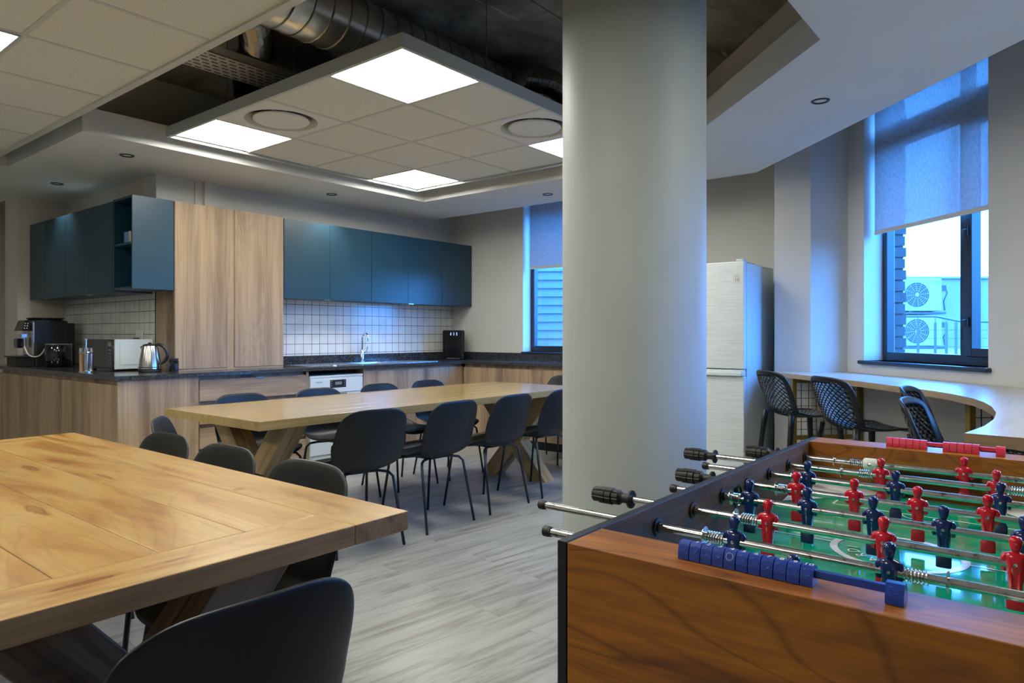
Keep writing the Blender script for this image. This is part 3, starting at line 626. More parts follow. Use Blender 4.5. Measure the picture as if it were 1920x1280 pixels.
for x in (5.72, 6.03, 6.28, 6.44, 6.58, 6.8, 7.1):
    b = MB(); b.box(x-0.016, x+0.016, -0.01, 0.01, 0.90, 1.37); b.box(x-0.004, x+0.004, -0.004, 0.004, 1.37, 1.45 if x < 6.3 else 1.39); b.build('post', 'rail_steel', t)
for z in (1.02, 1.14, 1.26):
    b = MB(); b.tube([(5.5, 0.016, z), (7.4, 0.016, z)], 0.004, 6); b.build('wire_line', 'rail_steel', t)
b = MB(); b.box(3.05, 3.46, 5.95, 6.25, 0, 3.3, T=TV)
for k in range(34): b.box(3.05, 3.475 if k % 2 else 3.465, 5.93, 6.25, 0.02+0.097*k, 0.10+0.097*k, T=TV)
tag(b.build('brick_pier', 'ext_brick'), 'dark brick pier edge just outside the right window', 'brickwork')
t = thing('cladding_wall', 'painted horizontal board cladding of the building outside the narrow window', 'cladding'); t.matrix_world = TV @ Matrix.Translation((0, 9, 0))
b = MB()
for k in range(24):
    z = 0.6+0.109*k; b.add([(0.15, 0, z), (2.6, 0, z), (2.6, -0.022, z), (0.15, -0.022, z), (0.15, 0, z+0.112), (2.6, 0, z+0.112)], [(0, 1, 2, 3), (3, 2, 5, 4), (0, 3, 4), (1, 5, 2), (0, 4, 5, 1)])
b.build('boards', 'siding', t)
b = MB(); b.box(0.40, 0.47, -0.05, -0.021, 0.6, 3.1); b.build('corner_board', 'siding', t)
b = MB(); b.box(0.15, 2.6, -0.5, -0.06, 0.95, 1.05); b.build('ledge', 'ac_white', t)

# ------------------------------------------------------------------ kitchen
def front(b, x0, x1, z0, z1, y, th=0.018): b.box(x0, x1, y, y+th, z0, z1, ax='z')
wt = thing('granite_worktop', 'speckled black granite worktop running around the kitchen', 'worktop')
b = MB(); G = lambda *a: b.box(*a)
G(2.07, 2.66, 5.92, 7.915, 0.87, 0.90); G(2.07, 2.235, 7.915, 8.2, 0.87, 0.90)
G(2.07, 4.46, 5.22, 5.92, 0.87, 0.90); G(4.96, 6.295, 5.22, 5.92, 0.87, 0.90); G(4.46, 4.96, 5.22, 5.40, 0.87, 0.90); G(4.46, 4.96, 5.76, 5.92, 0.87, 0.90)
G(5.72, 6.295, 2.62, 5.22, 0.87, 0.90); b.build('slab', 'granite', wt)
b = MB(); b.box(3.685, 6.295, 5.902, 5.928, 0.90, 0.985); b.build('upstand', 'granite', wt)
b = MB(); b.box(6.27, 6.295, 2.62, 5.90, 0.90, 0.985); b.build('upstand', 'granite', wt)
# base cabinets: left run faces -X, middle faces -Y, right run faces -X
def base_x(xf, y0, y1, label, split=True, handle=None, end=None):
    t = thing('base_cabinet', label, 'cabinet', (xf, y0, 0)); L = y1-y0
    b = MB(); b.box(0.022, 0.54, 0.002, L-0.002, 0.09, 0.868, ax='z'); b.build('carcass', 'oak', t)
    b = MB(); b.box(0.06, 0.5, 0.002, L-0.002, 0, 0.09); b.build('plinth', 'black_rail', t)
    ys = [0.0, L/2, L] if split else [0.0, L]
    for i in range(len(ys)-1):
        b = MB(); b.box(0, 0.019, ys[i]+0.0015, ys[i+1]-0.0015, 0.095, 0.832, ax='z'); d = b.build('door', 'oak', t, bevel=0.001)
        if handle is not None and i == handle:
            b = MB(); b.box(-0.006, 0.006, ys[i]+0.2, ys[i]+0.27, 0.829, 0.835); b.build('handle', 'steel', d)
    return t
c1 = base_x(2.095, 5.262, 6.32, 'oak base cabinet at the near left counter corner with plain end panel')
b = MB(); b.box(-0.004, 0.59, -0.022, 0.0, 0.0, 0.868, ax='z'); b.build('end_panel', 'oak', c1)
base_x(2.095, 6.32, 7.36, 'oak base cabinet below the coffee machine', handle=1)
base_x(2.095, 7.36, 7.912, 'oak base cabinet at the far left edge of the picture')
base_x(5.75, 4.33, 5.24, 'oak base cabinet of the window wall next to the corner', split=False)
base_x(5.75, 3.46, 4.33, 'oak base cabinet of the window wall cut off by the pillar', split=False)
base_x(5.75, 2.64, 3.46, 'oak base cabinet of the window wall nearest the white fridge', split=False)
t = thing('drawer_cabinet', 'oak base cabinet with four wide drawers', 'cabinet', (2.69, 5.245, 0))
b = MB(); b.box(0.002, 1.01, 0.035, 0.60, 0.09, 0.868, ax='z'); b.box(0.985, 1.012, 0.0, 0.035, 0.0, 0.868, ax='z'); b.build('carcass', 'oak', t)
b = MB(); b.box(0.002, 1.01, 0.07, 0.5, 0, 0.09); b.build('plinth', 'black_rail', t)
for i, (z0, z1) in enumerate(((0.672, 0.838), (0.492, 0.638), (0.30, 0.458), (0.10, 0.266))):
    b = MB(); b.box(0.006, 0.983, 0.0, 0.019, z0, z1, ax='x'); d = b.build('drawer', 'oak', t, bevel=0.001)
    if i == 0:
        b = MB(); b.box(0.49, 0.56, -0.006, 0.006, z1-0.003, z1+0.003); b.build('handle', 'steel', d)
t = thing('sink_cabinet', 'oak sink cabinet with two doors right of the dishwasher', 'cabinet', (4.325, 5.245, 0))
b = MB(); b.box(0.0, 0.016, 0.0, 0.60, 0.0, 0.868, ax='z'); b.box(0.017, 1.40, 0.022, 0.60, 0.09, 0.72, ax='z'); b.box(0.017, 1.422, 0.022, 0.05, 0.72, 0.868, ax='x'); b.build('carcass', 'oak', t)
b = MB(); b.box(0.02, 1.40, 0.07, 0.5, 0, 0.09); b.build('plinth', 'black_rail', t)
for i, (x0, x1) in enumerate(((0.018, 0.70), (0.703, 1.422))):
    b = MB(); b.box(x0, x1, 0, 0.019, 0.095, 0.838, ax='z'); d = b.build('door', 'oak', t, bevel=0.001)
    if i == 0:
        b = MB(); b.box(0.52, 0.60, -0.006, 0.006, 0.835, 0.841); b.build('handle', 'steel', d)
t = thing('dishwasher', 'white freestanding dishwasher slotted under the granite worktop', 'dishwasher', (3.712, 5.235, 0))
b = MB(); b.box(0.0, 0.598, 0.022, 0.58, 0.05, 0.815); b.build('body', 'white_app', t, bevel=0.004)
b = MB(); b.box(-0.002, 0.600, 0.004, 0.56, 0.800, 0.822); b.build('top_plate', 'white_app', t, bevel=0.004)
b = MB(); b.box(0.002, 0.596, 0.0, 0.022, 0.66, 0.797); d = b.build('control_panel', 'white_app', t, bevel=0.004)
b = MB(); b.box(0.215, 0.395, -0.002, 0.004, 0.705, 0.778); b.build('display', 'lcd', d)
b = MB()
for k in range(3):
    for q in (0.230, 0.380): b.box(q-0.006, q+0.006, -0.003, 0.0, 0.72+k*0.02, 0.728+k*0.02)
b.box(0.27, 0.345, -0.003, 0.0, 0.732, 0.76); b.build('button', 'grey_text', d)
b = MB(); b.box(0.06, 0.13, -0.001, 0.002, 0.76, 0.766); b.build('badge', 'grey_text', d)
b = MB(); b.box(0.002, 0.596, 0.004, 0.024, 0.10, 0.655); d = b.build('door', 'white_app', t, bevel=0.004)
b = MB(); b.prism([(0.21, -0.01), (0.40, -0.01), (0.39, 0.004), (0.22, 0.004)], 0.630, 0.652); b.build('handle', 'steel', d)
# upper cupboards
def upper_x(y0, y1, ysplit, label, hy):
    t = thing('wall_cupboard', label, 'cupboard', (2.34, y0, 1.535)); L = y1-y0
    b = MB(); b.box(0.021, 0.315, 0.001, L-0.001, 0.006, 0.738); b.build('carcass', 'blue_cab', t)
    for a, c in ((0, ysplit-y0), (ysplit-y0, L)):
        b = MB(); b.box(0, 0.019, a+0.0015, c-0.0015, 0, 0.738); d = b.build('door', 'blue_cab', t, bevel=0.001)
        if a <= hy-y0 < c:
            b = MB(); b.box(-0.008, 0.012, hy-y0-0.035, hy-y0+0.035, -0.005, 0.001); b.build('handle', 'steel', d)
upper_x(6.98, 7.912, 7.497, 'dark teal wall cupboard farthest left with two doors', 7.43)
upper_x(5.962, 6.978, 6.459, 'dark teal two-door wall cupboard left of the open shelf', 6.42)
t = thing('open_shelf_cupboard', 'dark teal open-fronted wall cupboard holding mugs', 'cupboard', (2.34, 5.60, 1.555)); 
b = MB(); b.box(0.0, 0.322, 0.0, 0.018, 0, 0.727); b.build('side_panel', 'blue_cab', t, bevel=0.001)
b = MB(); b.box(0.0, 0.322, 0.335, 0.353, 0, 0.727); b.build('side_panel', 'blue_cab', t, bevel=0.001)
b = MB(); b.box(0.002, 0.322, 0.018, 0.335, 0, 0.018); b.box(0.002, 0.322, 0.018, 0.335, 0.709, 0.727); b.box(0.31, 0.322, 0.018, 0.335, 0.018, 0.709); b.build('carcass', 'blue_cab', t)
b = MB(); b.box(0.012, 0.31, 0.018, 0.335, 0.350, 0.368); b.build('shelf', 'blue_cab', t)
b = MB(); b.box(-0.008, 0.012, 0.12, 0.19, -0.005, 0.001); b.build('handle', 'steel', t)
def upper_y(x0, x1, xs, label, hx):
    t = thing('wall_cupboard', label, 'cupboard', (x0, 5.60, 1.535)); L = x1-x0
    b = MB(); b.box(0.001, L-0.001, 0.021, 0.32, 0.006, 0.738); b.build('carcass', 'blue_cab', t)
    e = [0]+[x-x0 for x in xs]+[L]
    for i in range(len(e)-1):
        b = MB(); b.box(e[i]+0.0015, e[i+1]-0.0015, 0, 0.019, 0, 0.738); d = b.build('door', 'blue_cab', t, bevel=0.001)
        if hx and e[i] <= hx-x0 < e[i+1]:
            b = MB(); b.box(hx-x0-0.035, hx-x0+0.035, -0.008, 0.012, -0.005, 0.001); b.build('handle', 'steel', d)
upper_y(3.682, 4.724, [4.20], 'teal blue wall cupboard directly right of the tall oak unit', 4.165)
upper_y(4.726, 5.774, [5.243], 'teal blue wall cupboard over the right half of the sink', 5.28)
upper_y(5.776, 6.292, [], 'teal blue single-door wall cupboard in the corner by the window wall', None)
t = thing('tall_oak_unit', 'tall oak cupboard standing on the worktop between the blue cupboards', 'cupboard', (2.672, 5.60, 0.90))
b = MB(); b.box(0, 1.006, 0.021, 0.325, 0, 1.38, ax='z'); b.box(0.0, 0.018, 0.004, 0.021, 0, 1.38, ax='z'); b.box(0.46, 0.52, 0.010, 0.021, 0, 1.38, ax='z'); b.box(0.0, 1.006, 0.006, 0.021, 0, 0.012, ax='x'); b.build('carcass', 'oak', t)
for x0, x1 in ((0.003, 0.455), (0.522, 1.004)):
    b = MB(); b.box(x0, x1, 0, 0.019, 0.014, 1.38, ax='z'); b.build('door', 'oak', t, bevel=0.001)
# mugs
for i, (y, m, lb) in enumerate(((5.885, 'mug_blue', 'blue mug on the open shelf'), (5.80, 'mug_cream', 'cream mug in the middle of the open shelf'), (5.715, 'mug_white', 'white mug on the open shelf, half hidden by the side panel'))):
    t = thing('mug', lb, 'mug', (2.43, y-0.01, 1.9235), rz=0.4*i)
    b = MB(); b.lathe([(0.001, 0.0), (0.034, 0.0), (0.037, 0.006), (0.037, 0.098), (0.034, 0.10), (0.033, 0.096), (0.033, 0.01), (0.001, 0.008)], 24, cap=False); b.build('body', m, t, smooth=True)
    b = MB(); b.tube([(0.036*math.cos(0)+0.024*math.sin(a), 0, 0.05-0.030*math.cos(a)) for a in [PI*k/8 for k in range(9)]], 0.005, 8); b.build('handle', m, t, smooth=True)
# sink + tap
t = thing('steel_sink', 'stainless steel inset sink with drainer in the granite worktop', 'sink', (3.78, 5.34, 0.9005))
b = MB()
def ring(b, x0, x1, y0, y1, ix0, ix1, iy0, iy1, z): b.add([(x0, y0, z), (x1, y0, z), (x1, y1, z), (x0, y1, z), (ix0, iy0, z), (ix1, iy0, z), (ix1, iy1, z), (ix0, iy1, z)], [(0, 1, 5, 4), (1, 2, 6, 5), (2, 3, 7, 6), (3, 0, 4, 7)])
ring(b, 0.0, 1.66, 0, 0.46, 0.70, 1.16, 0.08, 0.40, 0.003); b.build('rim', 'steel', t, solid=0.004)
b = MB(); b.add([(0.70, 0.08, 0.003), (1.16, 0.08, 0.003), (1.16, 0.40, 0.003), (0.70, 0.40, 0.003), (0.72, 0.10, -0.15), (1.14, 0.10, -0.15), (1.14, 0.38, -0.15), (0.72, 0.38, -0.15)], [(0, 1, 5, 4), (1, 2, 6, 5), (2, 3, 7, 6), (3, 0, 4, 7), (4, 5, 6, 7)]); b.build('basin', 'steel', t)
b = MB()
for k in range(9): b.box(0.06, 0.62, 0.07+k*0.04, 0.078+k*0.04, 0.005, 0.009)
b.build('drainer_ribs', 'steel', t)
t = thing('kitchen_tap', 'chrome swan-neck mixer tap standing behind the sink', 'tap', (4.78, 5.82, 0.9035))
b = MB(); b.lathe([(0.028, 0), (0.028, 0.01), (0.021, 0.014), (0.021, 0.12), (0.014, 0.13)], 20); b.build('base', 'chrome', t, smooth=True)
b = MB(); b.tube([(0, 0, 0.10), (0, 0, 0.25)]+[(0, -0.05+0.05*math.cos(a), 0.25+0.055*math.sin(a)) for a in [PI*k/8 for k in range(1, 9)]]+[(0, -0.10, 0.22)], 0.011, 12); b.build('spout', 'chrome', t, smooth=True)
b = MB(); b.tube([(0.018, 0, 0.09), (0.045, 0, 0.095)], 0.014, 12); b.tube([(0.045, 0, 0.095), (0.058, -0.01, 0.17)], [0.012, 0.008], 10); b.build('lever', 'chrome', t, smooth=True)
b = MB(); b.lathe([(0.018, 0), (0.018, 0.006), (0.008, 0.012), (0.001, 0.013)], 16, cap=False); tag(b.build('sink_plug', 'white_pl', smooth=True, loc=(4.02, 5.29, 0.9005)), 'small white sink plug lying at the front of the worktop', 'plug')
# water dispenser
t = thing('water_dispenser', 'glossy black countertop water dispenser in the kitchen corner', 'water dispenser', (6.04, 5.67, 0.9005), rz=math.radians(-45))
b = MB(); b.box(-0.13, 0.13, -0.11, 0.14, 0.0, 0.345); b.build('body', 'gloss_black', t, bevel=0.012)
b = MB(); b.box(-0.095, 0.095, -0.122, -0.109, 0.03, 0.33); b.build('front_panel', 'gloss_black', t, bevel=0.006)
b = MB(); b.box(-0.08, 0.08, -0.17, -0.11, 0.004, 0.022); b.build('drip_tray', 'rubber', t, bevel=0.004)
for q, m in ((-0.035, 'steel'), (0.0, 'steel'), (0.035, 'steel')):
    b = MB(); b.tube([(q, -0.12, 0.315), (q, -0.145, 0.315), (q, -0.148, 0.285)], 0.009, 10); b.build('tap', m if m != 'steel' else 'chrome', t, smooth=True)
# microwave
t = thing('microwave', 'white microwave oven with black glass door on the left worktop', 'microwave', (2.335, 5.94, 0.9005))
b = MB(); b.box(0.012, 0.315, 0, 0.54, 0.014, 0.258); b.build('body', 'white_app', t, bevel=0.006)
b = MB(); b.box(0.05, 0.29, -0.0045, 0.0, 0.05, 0.225); b.build('side_pressing', 'white_app', t, bevel=0.004)
b = MB(); b.box(0.0, 0.014, 0.125, 0.54, 0.014, 0.258); d = b.build('door', 'gloss_black', t, bevel=0.002)
b = MB(); b.box(-0.001, 0.001, 0.48, 0.53, 0.035, 0.041); b.build('badge', 'led_dot', d)
b = MB(); b.box(0.0, 0.014, 0.012, 0.118, 0.014, 0.258); d = b.build('control_panel', 'gloss_black', t, bevel=0.002)
b = MB(); b.box(-0.002, 0.014, 0.118, 0.125, 0.014, 0.258); b.build('trim_strip', 'steel', t)
b = MB(); b.box(-0.001, 0.001, 0.03, 0.10, 0.20, 0.235); b.build('display', 'duct', d)
for k in range(5):
    b = MB(); b.box(-0.001, 0.001, 0.03, 0.10, 0.06+0.026*k, 0.072+0.026*k); b.build('button', 'grey_text', d)
for x, y in ((0.05, 0.05), (0.05, 0.5), (0.27, 0.05), (0.27, 0.5)):
    b = MB(); b.lathe([(0.012, 0), (0.012, 0.016)], 12); b.build('foot', 'rubber', t, loc=(x, y, 0))
# kettle
t = thing('kettle', 'brushed steel electric kettle with black handle beside the microwave', 'kettle', (2.50, 5.66, 0.9005), rz=math.radians(-51))
b = MB(); b.lathe([(0.080, 0), (0.084, 0.004), (0.082, 0.020)], 32); b.build('power_base', 'rubber', t, smooth=True)
b = MB(); b.lathe([(0.078, 0.021), (0.084, 0.024), (0.083, 0.045), (0.078, 0.09), (0.068, 0.15), (0.058, 0.198), (0.056, 0.205)], 40); b.build('body', 'steel', t, smooth=True)
b = MB(); b.lathe([(0.0845, 0.034), (0.0848, 0.037), (0.0845, 0.040)], 40, cap=False); b.build('band', 'rubber', t, smooth=True)
b = MB(); b.lathe([(0.054, 0.205), (0.052, 0.214), (0.03, 0.222), (0.001, 0.224)], 32, cap=False); b.lathe([(0.012, 0.222), (0.012, 0.232), (0.001, 0.233)], 16, cap=False); b.build('lid', 'black_plastic', t, smooth=True)
b = MB(); b.tube([(0.045, 0, 0.212), (0.075, 0, 0.222), (0.115, 0, 0.205), (0.142, 0, 0.15), (0.140, 0, 0.115), (0.112, 0, 0.075), (0.082, 0, 0.062)], [0.012, 0.016, 0.017, 0.016, 0.015, 0.013, 0.011], 12); b.build('handle', 'black_plastic', t, smooth=True, sub=1)
b = MB(); b.tube([(-0.052, 0, 0.185), (-0.072, 0, 0.198)], [0.02, 0.010], 12); b.build('spout', 'steel', t, smooth=True)
b = MB(); b.lathe([(0.034, 0), (0.036, 0.01), (0.036, 0.085), (0.03, 0.09)], 24); b.cur = 1; b.lathe([(0.034, 0.09), (0.034, 0.105), (0.001, 0.106)], 24, cap=False)
tag(b.build('dark_jar', ['gloss_black', 'rubber'], smooth=True, loc=(2.632, 5.535, 0.9005)), 'small dark jar between the kettle and the tall oak unit', 'jar')
# spice rack (two steel columns of little jars)
t = thing('spice_rack', 'small steel spice stand with jars left of the microwave', 'spice rack', (2.155, 5.99, 0.9005), rz=0.5)
b = MB(); b.lathe([(0.055, 0), (0.055, 0.008)], 24); b.tube([(0, 0, 0), (0, 0, 0.25)], 0.005, 8); b.lathe([(0.012, 0.25), (0.012, 0.262)], 12); b.build('stand', 'steel', t, smooth=True)
for z in (0.155, ):
    b = MB(); b.tube([(0.05*math.cos(2*PI*k/24), 0.05*math.sin(2*PI*k/24), z) for k in range(24)], 0.006, 6, closed=True); b.build('ring', 'steel', t, smooth=True)
for k in range(4):
    a = PI/4+k*PI/2
    b = MB(); b.lathe([(0.015, 0.009), (0.016, 0.012), (0.016, 0.145), (0.001, 0.146)], 14, cap=False, T=Matrix.Translation((0.032*math.cos(a), 0.032*math.sin(a), 0))); j = b.build('jar', ['steel', 'sand'][k == 1], t, smooth=True)
    b = MB(); b.lathe([(0.0165, 0.147), (0.0165, 0.19), (0.001, 0.191)], 14, cap=False, T=Matrix.Translation((0.032*math.cos(a), 0.032*math.sin(a), 0))); b.build('lid', 'chrome', j, smooth=True)
# coffee machine
t = thing('coffee_machine', 'tall black bean-to-cup coffee machine at the far left of the worktop', 'coffee machine', (2.215, 7.40, 0.9005))
b = MB(); b.box(0.02, 0.29, 0.0, 0.30, 0.0, 0.425); b.box(0.29, 0.36, 0.02, 0.28, 0.0, 0.405); b.build('body', 'black_plastic', t, bevel=0.01)
b = MB(); b.box(0.0, 0.022, 0.012, 0.288, 0.10, 0.42); b.build('front_panel', 'steel', t, bevel=0.008)
b = MB(); b.prism([(-0.10, 0.0), (-0.02, 0.0), (-0.01, 0.10), (-0.065, 0.10)], 0.05, 0.25, T=Matrix.Translation((0.02, 0, 0.33)) @ Matrix(((1, 0, 0, 0), (0, 0, 1, 0), (0, 1, 0, 0), (0, 0, 0, 1)))); d = b.build('control_head', 'gloss_black', t, bevel=0.004)
b = MB()
for i in range(3):
    for j in range(2): b.lathe([(0.001, 0.002), (0.005, 0.002), (0.005, 0)], 8, cap=False, T=Matrix.Translation((-0.055+0.02*j+0.004*i, 0.0495, 0.355+0.022*i)) @ Matrix.Rotation(PI/2, 4, 'X'))
b.build('button', 'led_dot', d)
b = MB(); b.box(-0.062, 0.0, 0.10, 0.20, 0.27, 0.30); b.tube([(-0.035, 0.13, 0.27), (-0.035, 0.13, 0.18)], 0.018, 12); b.tube([(-0.035, 0.17, 0.27), (-0.035, 0.17, 0.18)], 0.018, 12); b.build('coffee_outlet', 'steel', t, smooth=True)
b = MB(); b.box(-0.10, -0.05, 0.09, 0.2, 0.17, 0.26); b.build('milk_frother', 'gloss_black', t, bevel=0.01)
b = MB(); b.box(-0.13, 0.02, 0.02, 0.28, 0.0, 0.085); b.box(-0.15, 0.02, 0.01, 0.29, 0.085, 0.098); b.build('drip_tray', 'rubber', t, bevel=0.004)
b = MB(); b.prism([(0.03, 0.01), (0.26, 0.01), (0.26, 0.29), (0.03, 0.29)], 0.425, 0.432); b.loft([(0.432, 0.145, 0.15, 0.11, 0.13), (0.452, 0.145, 0.15, 0.135, 0.145), (0.454, 0.145, 0.15, 0.130, 0.14)], 24, 6); b.build('bean_hopper', 'rubber', t, smooth=True)
b = MB(); b.tube([(-0.04, 0.11, 0.20), (-0.035, 0.06, 0.12), (-0.01, 0.0, 0.085), (0.04, -0.05, 0.09), (0.06, -0.10, 0.15), (0.065, -0.14, 0.205), (0.07, -0.19, 0.212)], 0.007, 8); b.build('milk_tube', 'white_pl', t, smooth=True, sub=1)
t = thing('milk_container', 'round glossy black milk canister in front of the coffee machine', 'canister', (2.345, 7.16, 0.9005))
b = MB(); b.lathe([(0.10, 0), (0.108, 0.01), (0.108, 0.20), (0.104, 0.206)], 32); b.build('body', 'gloss_black', t, smooth=True)
b = MB(); b.lathe([(0.109, 0.204), (0.109, 0.212), (0.09, 0.216), (0.001, 0.216)], 32, cap=False); b.build('lid', 'steel', t, smooth=True)
for (y, z, lb, pl) in ((6.217, 1.174, 'white wall socket above the microwave', 0), (7.46, 1.13, 'white wall socket with a plug, behind the spice stand', 1)):
    y2 = 6.90 if pl else y
    t = thing('wall_socket', lb, 'socket', (2.661, y2, z))
    b = MB(); b.box(-0.010, 0, -0.06, 0.06, -0.055, 0.055); b.build('plate', 'socket', t, bevel=0.003)
    b = MB(); b.box(-0.013, -0.009, 0.02, 0.032, 0.02, 0.04); b.build('switch', 'socket', t)
    b = MB(); b.box(-0.055, -0.010, -0.03, 0.02, -0.045, -0.005); b.build('plug', 'rubber' if not pl else 'white_pl', t, bevel=0.008)
# fridge
t = thing('fridge', 'tall white fridge freezer between the pillar and the window pier', 'fridge', (5.40, 1.95, 0))
b = MB(); b.box(0.065, 0.70, 0.0, 0.595, 0.03, 1.765); b.build('body', 'white_app', t, bevel=0.004)
b = MB(); b.box(0.0, 0.058, 0.0, 0.595, 0.925, 1.775); d = b.build('door', 'fridge', t, bevel=0.008, seg=3)
b = MB(); b.box(-0.0015, 0.001, 0.025, 0.088, 1.595, 1.675); bd = b.build('badge', 'led_dot', d)
b = MB()
for tx, y, z, s in (('10', 0.0565, 1.628, 0.038), ('YEAR', 0.0565, 1.659, 0.011)):
    vs, fs = text_geo(tx); b.add(vs, fs, Matrix.Translation((-0.0022, y, z)) @ Matrix.Rotation(-PI/2, 4, 'Z') @ Matrix.Rotation(PI/2, 4, 'X') @ Matrix.Scale(s, 4))
b.build('lettering', 'grey_text', d)
b = MB(); b.box(0.0, 0.058, 0.0, 0.595, 0.05, 0.865); d = b.build('door', 'fridge', t, bevel=0.008, seg=3)
b = MB(); b.box(-0.006, 0.05, 0.004, 0.591, 0.868, 0.918); b.box(-0.022, -0.004, 0.02, 0.575, 0.868, 0.900); b.build('handle', 'white_app', t, bevel=0.006)
b = MB(); b.box(0.01, 0.09, 0.01, 0.07, 1.775, 1.795); b.build('hinge_cover', 'white_app', t, bevel=0.006)
b = MB(); b.box(0.15, 0.30, 0.02, 0.06, 1.765, 1.775); b.build('top_plate', 'grey_text', t)

# ------------------------------------------------------------------ big tables
def x_leg(name, mat, parent, x, y, rot, wtop, wbot, z1, w=0.135, th=0.14):
    for sgn in (-1, 1):
        b = MB(); T = Matrix.Translation((x, y, 0)) @ Matrix.Rotation(rot, 4, 'Z')
        for (y0, y1) in ((-th/2, -0.001), (0.001, th/2)):
            xa, xb = -sgn*wbot, sgn*wtop; h = w/2/math.cos(math.atan2(abs(xb-xa), z1)); r = random.random()*30; L = math.hypot(xb-xa, z1)
            k = 0.0008*sgn
            q = [(xa-h, y0+k, 0), (xa+h, y0+k, 0), (xa+h, y1+k, 0), (xa-h, y1+k, 0), (xb-h, y0+k, z1), (xb+h, y0+k, z1), (xb+h, y1+k, z1), (xb-h, y1+k, z1)]
            gr = [(r+(0 if i < 4 else L), (p[0]-(xa if i < 4 else xb)), p[1]+r) for i, p in enumerate(q)]
            b.add(q, [(0, 3, 2, 1), (4, 5, 6, 7), (0, 1, 5, 4), (2, 3, 7, 6), (1, 2, 6, 5), (3, 0, 4, 7)], T, gr)
        b.build(name, mat, parent, bevel=0.004)
TT = 0.048
t1 = thing('dining_table', 'big golden hardwood table with knots in the left foreground', 'table')
b = MB(); X0, X1, Y0, Y1 = 0.10, 1.215, 1.297, 3.52; e = 0.0006
b.box(X0, X0+0.17, Y0, Y1, 0.75-TT, 0.75, ax='y'); b.box(X1-0.17, X1, Y0, Y1, 0.75-TT, 0.75, ax='y')
b.box(X0+0.17+e, X1-0.17-e, Y0, Y0+0.15, 0.75-TT, 0.7499, ax='x'); b.box(X0+0.17+e, X1-0.17-e, Y1-0.15, Y1, 0.75-TT, 0.7499, ax='x')
n = 4; wd = (X1-X0-0.34)/n
for k in range(n): b.box(X0+0.17+wd*k+e, X0+0.17+wd*(k+1)-e, Y0+0.15+e, Y1-0.15-e, 0.75-TT, 0.7499, ax='y')
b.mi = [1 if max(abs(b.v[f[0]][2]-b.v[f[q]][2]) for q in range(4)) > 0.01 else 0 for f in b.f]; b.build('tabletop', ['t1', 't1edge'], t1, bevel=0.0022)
cxm = (X0+X1)/2
for y in (1.56, 3.22): x_leg('leg', 't1leg', t1, cxm+0.02, y, 0, 0.285, 0.30, 0.75-TT-0.001, w=0.145, th=0.14)
b = MB(); b.box(cxm-0.04, cxm+0.04, 1.631, 3.149, 0.31, 0.39, ax='y'); b.build('stretcher', 't1leg', t1, bevel=0.003)
t2 = thing('dining_table', 'long pale wooden table in front of the kitchen drawers', 'table')
b = MB(); X0, X1, Y0, Y1 = 1.955, 5.05, 3.195, 4.225
n = 6; wd = (Y1-Y0)/n
for k in range(n): b.box(X0, X1, Y0+wd*k+0.0004, Y0+wd*(k+1)-0.0004, 0.75-TT, 0.75, ax='x')
b.build('tabletop', 't2', t2, bevel=0.0016)
for x in (2.24, 4.62): x_leg('leg', 't2leg', t2, x, 3.60 if x > 3 else 3.68, PI/2, 0.33, 0.26, 0.75-TT-0.001, w=0.13, th=0.13)
b = MB(); b.box(2.31, 4.55, 3.62, 3.69, 0.33, 0.40, ax='x'); b.build('stretcher', 't2leg', t2, bevel=0.003)

# ------------------------------------------------------------------ shell chair
def chair_shell():
    prof = [(0.235, 0.425, 0.185), (0.215, 0.443, 0.205), (0.15, 0.449, 0.222), (0.05, 0.441, 0.228), (-0.05, 0.434, 0.226), (-0.135, 0.436, 0.222), (-0.190, 0.458, 0.221), (-0.218, 0.505, 0.225), (-0.235, 0.57, 0.230), (-0.252, 0.65, 0.228), (-0.268, 0.73, 0.226), (-0.278, 0.795, 0.218)]
    # arc length parameter
    P = [Vector((0, p[0], p[1])) for p in prof]; s = [0]
    for i in range(1, len(P)): s.append(s[-1]+(P[i]-P[i-1]).length)
    def at(v):
        q = (v+1)/2*s[-1]
        for i in range(1, len(s)):
            if q <= s[i]+1e-9:
                f = (q-s[i-1])/(s[i]-s[i-1]); return P[i-1].lerp(P[i], f), prof[i-1][2]*(1-f)+prof[i][2]*f
        return P[-1], prof[-1][2]
    nu, nv = 14, 26; vs = []
    for j in range(nv+1):
        for i in range(nu+1):
            u = -1+2*i/nu; v = -1+2*j/nv
            c = 0.10 if v > 0 else 0.07
            v2 = v*(1-c*abs(u)**5); u2 = u*(1-(0.13 if v > 0 else 0.24)*abs(v)**7)
            p, hw = at(v2)
            back = min(1, max(0, (v2+0.05)/0.35)); back = back*back*(3-2*back)
            seat = 1-back
            fwd = 0.050*back*(abs(u2)**2.2)*(1-0.55*max(0, (v2-0.5)/0.5))
            lift = 0.016*seat*abs(u2)**2.5+0.035*math.exp(-((v2+0.02)/0.22)**2)*abs(u2)**3
            vs.append((u2*hw, p.y+fwd, p.z+lift))
    fs = [(j*(nu+1)+i, j*(nu+1)+i+1, (j+1)*(nu+1)+i+1, (j+1)*(nu+1)+i) for j in range(nv) for i in range(nu)]
    return vs, fs
